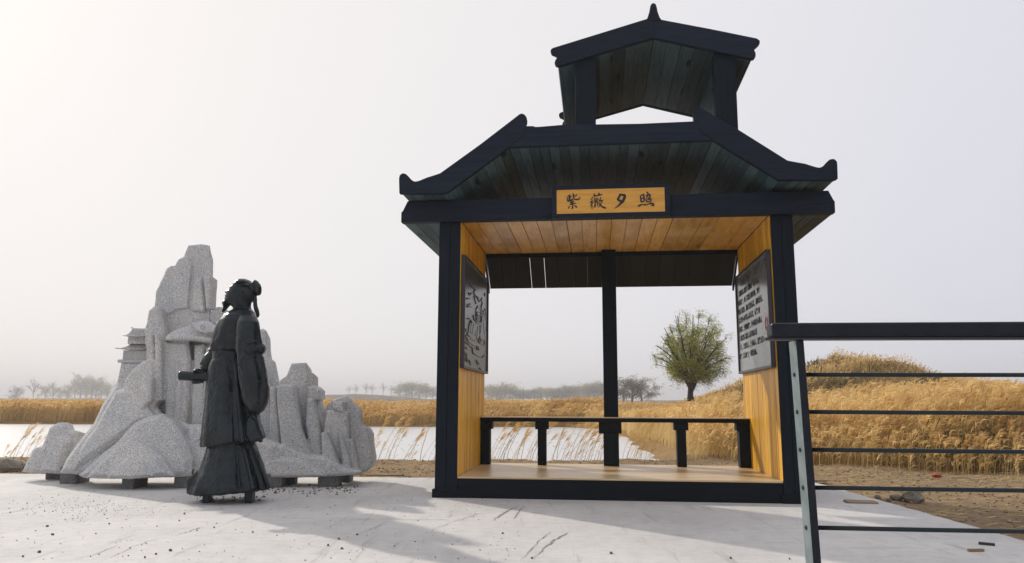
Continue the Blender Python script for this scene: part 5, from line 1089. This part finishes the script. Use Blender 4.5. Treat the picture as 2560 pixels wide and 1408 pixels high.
grit('soil_clods', 9000, f_dirt, CLOD, .004, .030, 34, 'clods of dry soil on the bank behind the concrete', 'soil')
def f_side(r, n): return r.uniform(3.9, 9, n), r.uniform(5.0, 10.6, n)
grit('side_clods', 3000, f_side, CLOD, .004, .026, 35, 'clods and crumbs of soil right of the concrete edge', 'soil')
def straw():
    r = np.random.default_rng(36); n = 5200; X = np.r_[r.uniform(-9, 12, n*2//3), r.uniform(3.9, 11, n-n*2//3)]; Y = np.r_[r.uniform(10.5, 14.2, n*2//3), r.uniform(5.5, 12.5, n-n*2//3)]; k = ~((X < 3.95) & (Y < 10.6)); X, Y = X[k], Y[k]; n = len(X); Z = gh(X, Y)+.008
    a = r.normal(0, .8, n); L_ = r.uniform(.03, .16, n); d = np.stack([np.cos(a), np.sin(a), r.normal(0, .12, n)], 1)*L_[:, None]; w_ = np.stack([-np.sin(a), np.cos(a), np.ones(n)*.5], 1)*.0028; p = np.stack([X, Y, Z], 1)
    V = np.stack([p-w_, p+w_, p+d+w_, p+d-w_], 1).reshape(-1, 3); tag(big_mesh('straw', V, np.arange(n*4).reshape(n, 4), [STEM], tint=np.repeat(r.random(n), 4)), 'broken reed straw strewn over the soil', 'straw', kind='stuff')
straw()
def scrap(px, py, Lx, Ly, rz, mt, label, z=.0, cat='scrap board', name='scrap_board'):
    g = gnd(px, py, z); m = MB(); m.box((-Lx/2, -Ly/2, 0), (Lx/2, Ly/2, .016)); o = m.build(name, mt, bevel=.002, loc=(g.x, g.y, z+.002)); o.rotation_euler = (0, .01, rz); return tag(o, label, cat)
scrap(2152, 1257, .30, .16, -.2, PLNK, 'thin scrap board lying at the right concrete edge beyond the railing'); scrap(2035, 1203, .3, .16, .1, PLNK, 'reddish scrap board poking out behind the railing post', -.02)
scrap(960, 1190, .5, .07, .15, PLNK, 'thin offcut lying beside the right tip of the sculpture', .0); scrap(905, 1187, .5, .05, -.05, PLNK, 'dark lath on the soil edge behind the right tip of the sculpture', .0)
scrap(2467, 1363, .10, .03, -.6, BLACKP, 'small black plastic scrap on the concrete at the lower right', cat='litter', name='plastic_scrap'); scrap(2440, 1379, .11, .025, .1, PLNK, 'short pale wood chip below the black plastic scrap', cat='wood chip', name='wood_chip')
g = gnd(2341, 1197, -.04); m = MB(); random.seed(77)
pts = [Vector((math.cos(a)*.085*random.uniform(.7, 1.2), math.sin(a)*.05, .01+.05*random.random())) for a in np.linspace(0, 6.28, 9)[:-1]]
m.add(pts+[Vector((0, 0, .085)), Vector((0, 0, 0))], [(i, (i+1) % 8, 8) for i in range(8)]+[((i+1) % 8, i, 9) for i in range(8)]); tag(m.build('red_wrapper', RED, loc=g), 'crumpled red wrapper lying on the soil at the right', 'litter')
m = MB(); random.seed(4); p0 = gnd(330, 1219)
for _ in range(7):
    q = Vector((p0.x+random.uniform(0, .25), p0.y-.03+random.uniform(-.03, .05), .006)); pts = [q]
    for _ in range(7): pts.append(pts[-1]+Vector((random.gauss(.02, .03), random.gauss(0, .02), 0))); 
    m.tube([(p.x-p0.x, p.y-p0.y, max(.004, .012+random.gauss(0, .004))) for p in pts], .0018, 4)
tag(m.build('string_tangle', PLATE, loc=p0), 'tangled pale string on the concrete under the front mound', 'string')

# ------------------------------------------------------------------ air
HZ = True
if HZ:
    m = MB(); m.box((-1400, -60, -1.6), (1400, 2300, 34)); hm = bpy.data.materials.new('thin_haze'); hm.use_nodes = True; n = hm.node_tree; n.nodes.remove(n.nodes['Principled BSDF'])
    v = n.nodes.new('ShaderNodeVolumePrincipled'); v.inputs['Color'].default_value = (.93, .92, .94, 1); v.inputs['Density'].default_value = .0011; v.inputs['Anisotropy'].default_value = .2
    n.links.new(v.outputs[0], n.nodes['Material Output'].inputs['Volume']); o = m.build('haze', hm); tag(o, kind='stuff')
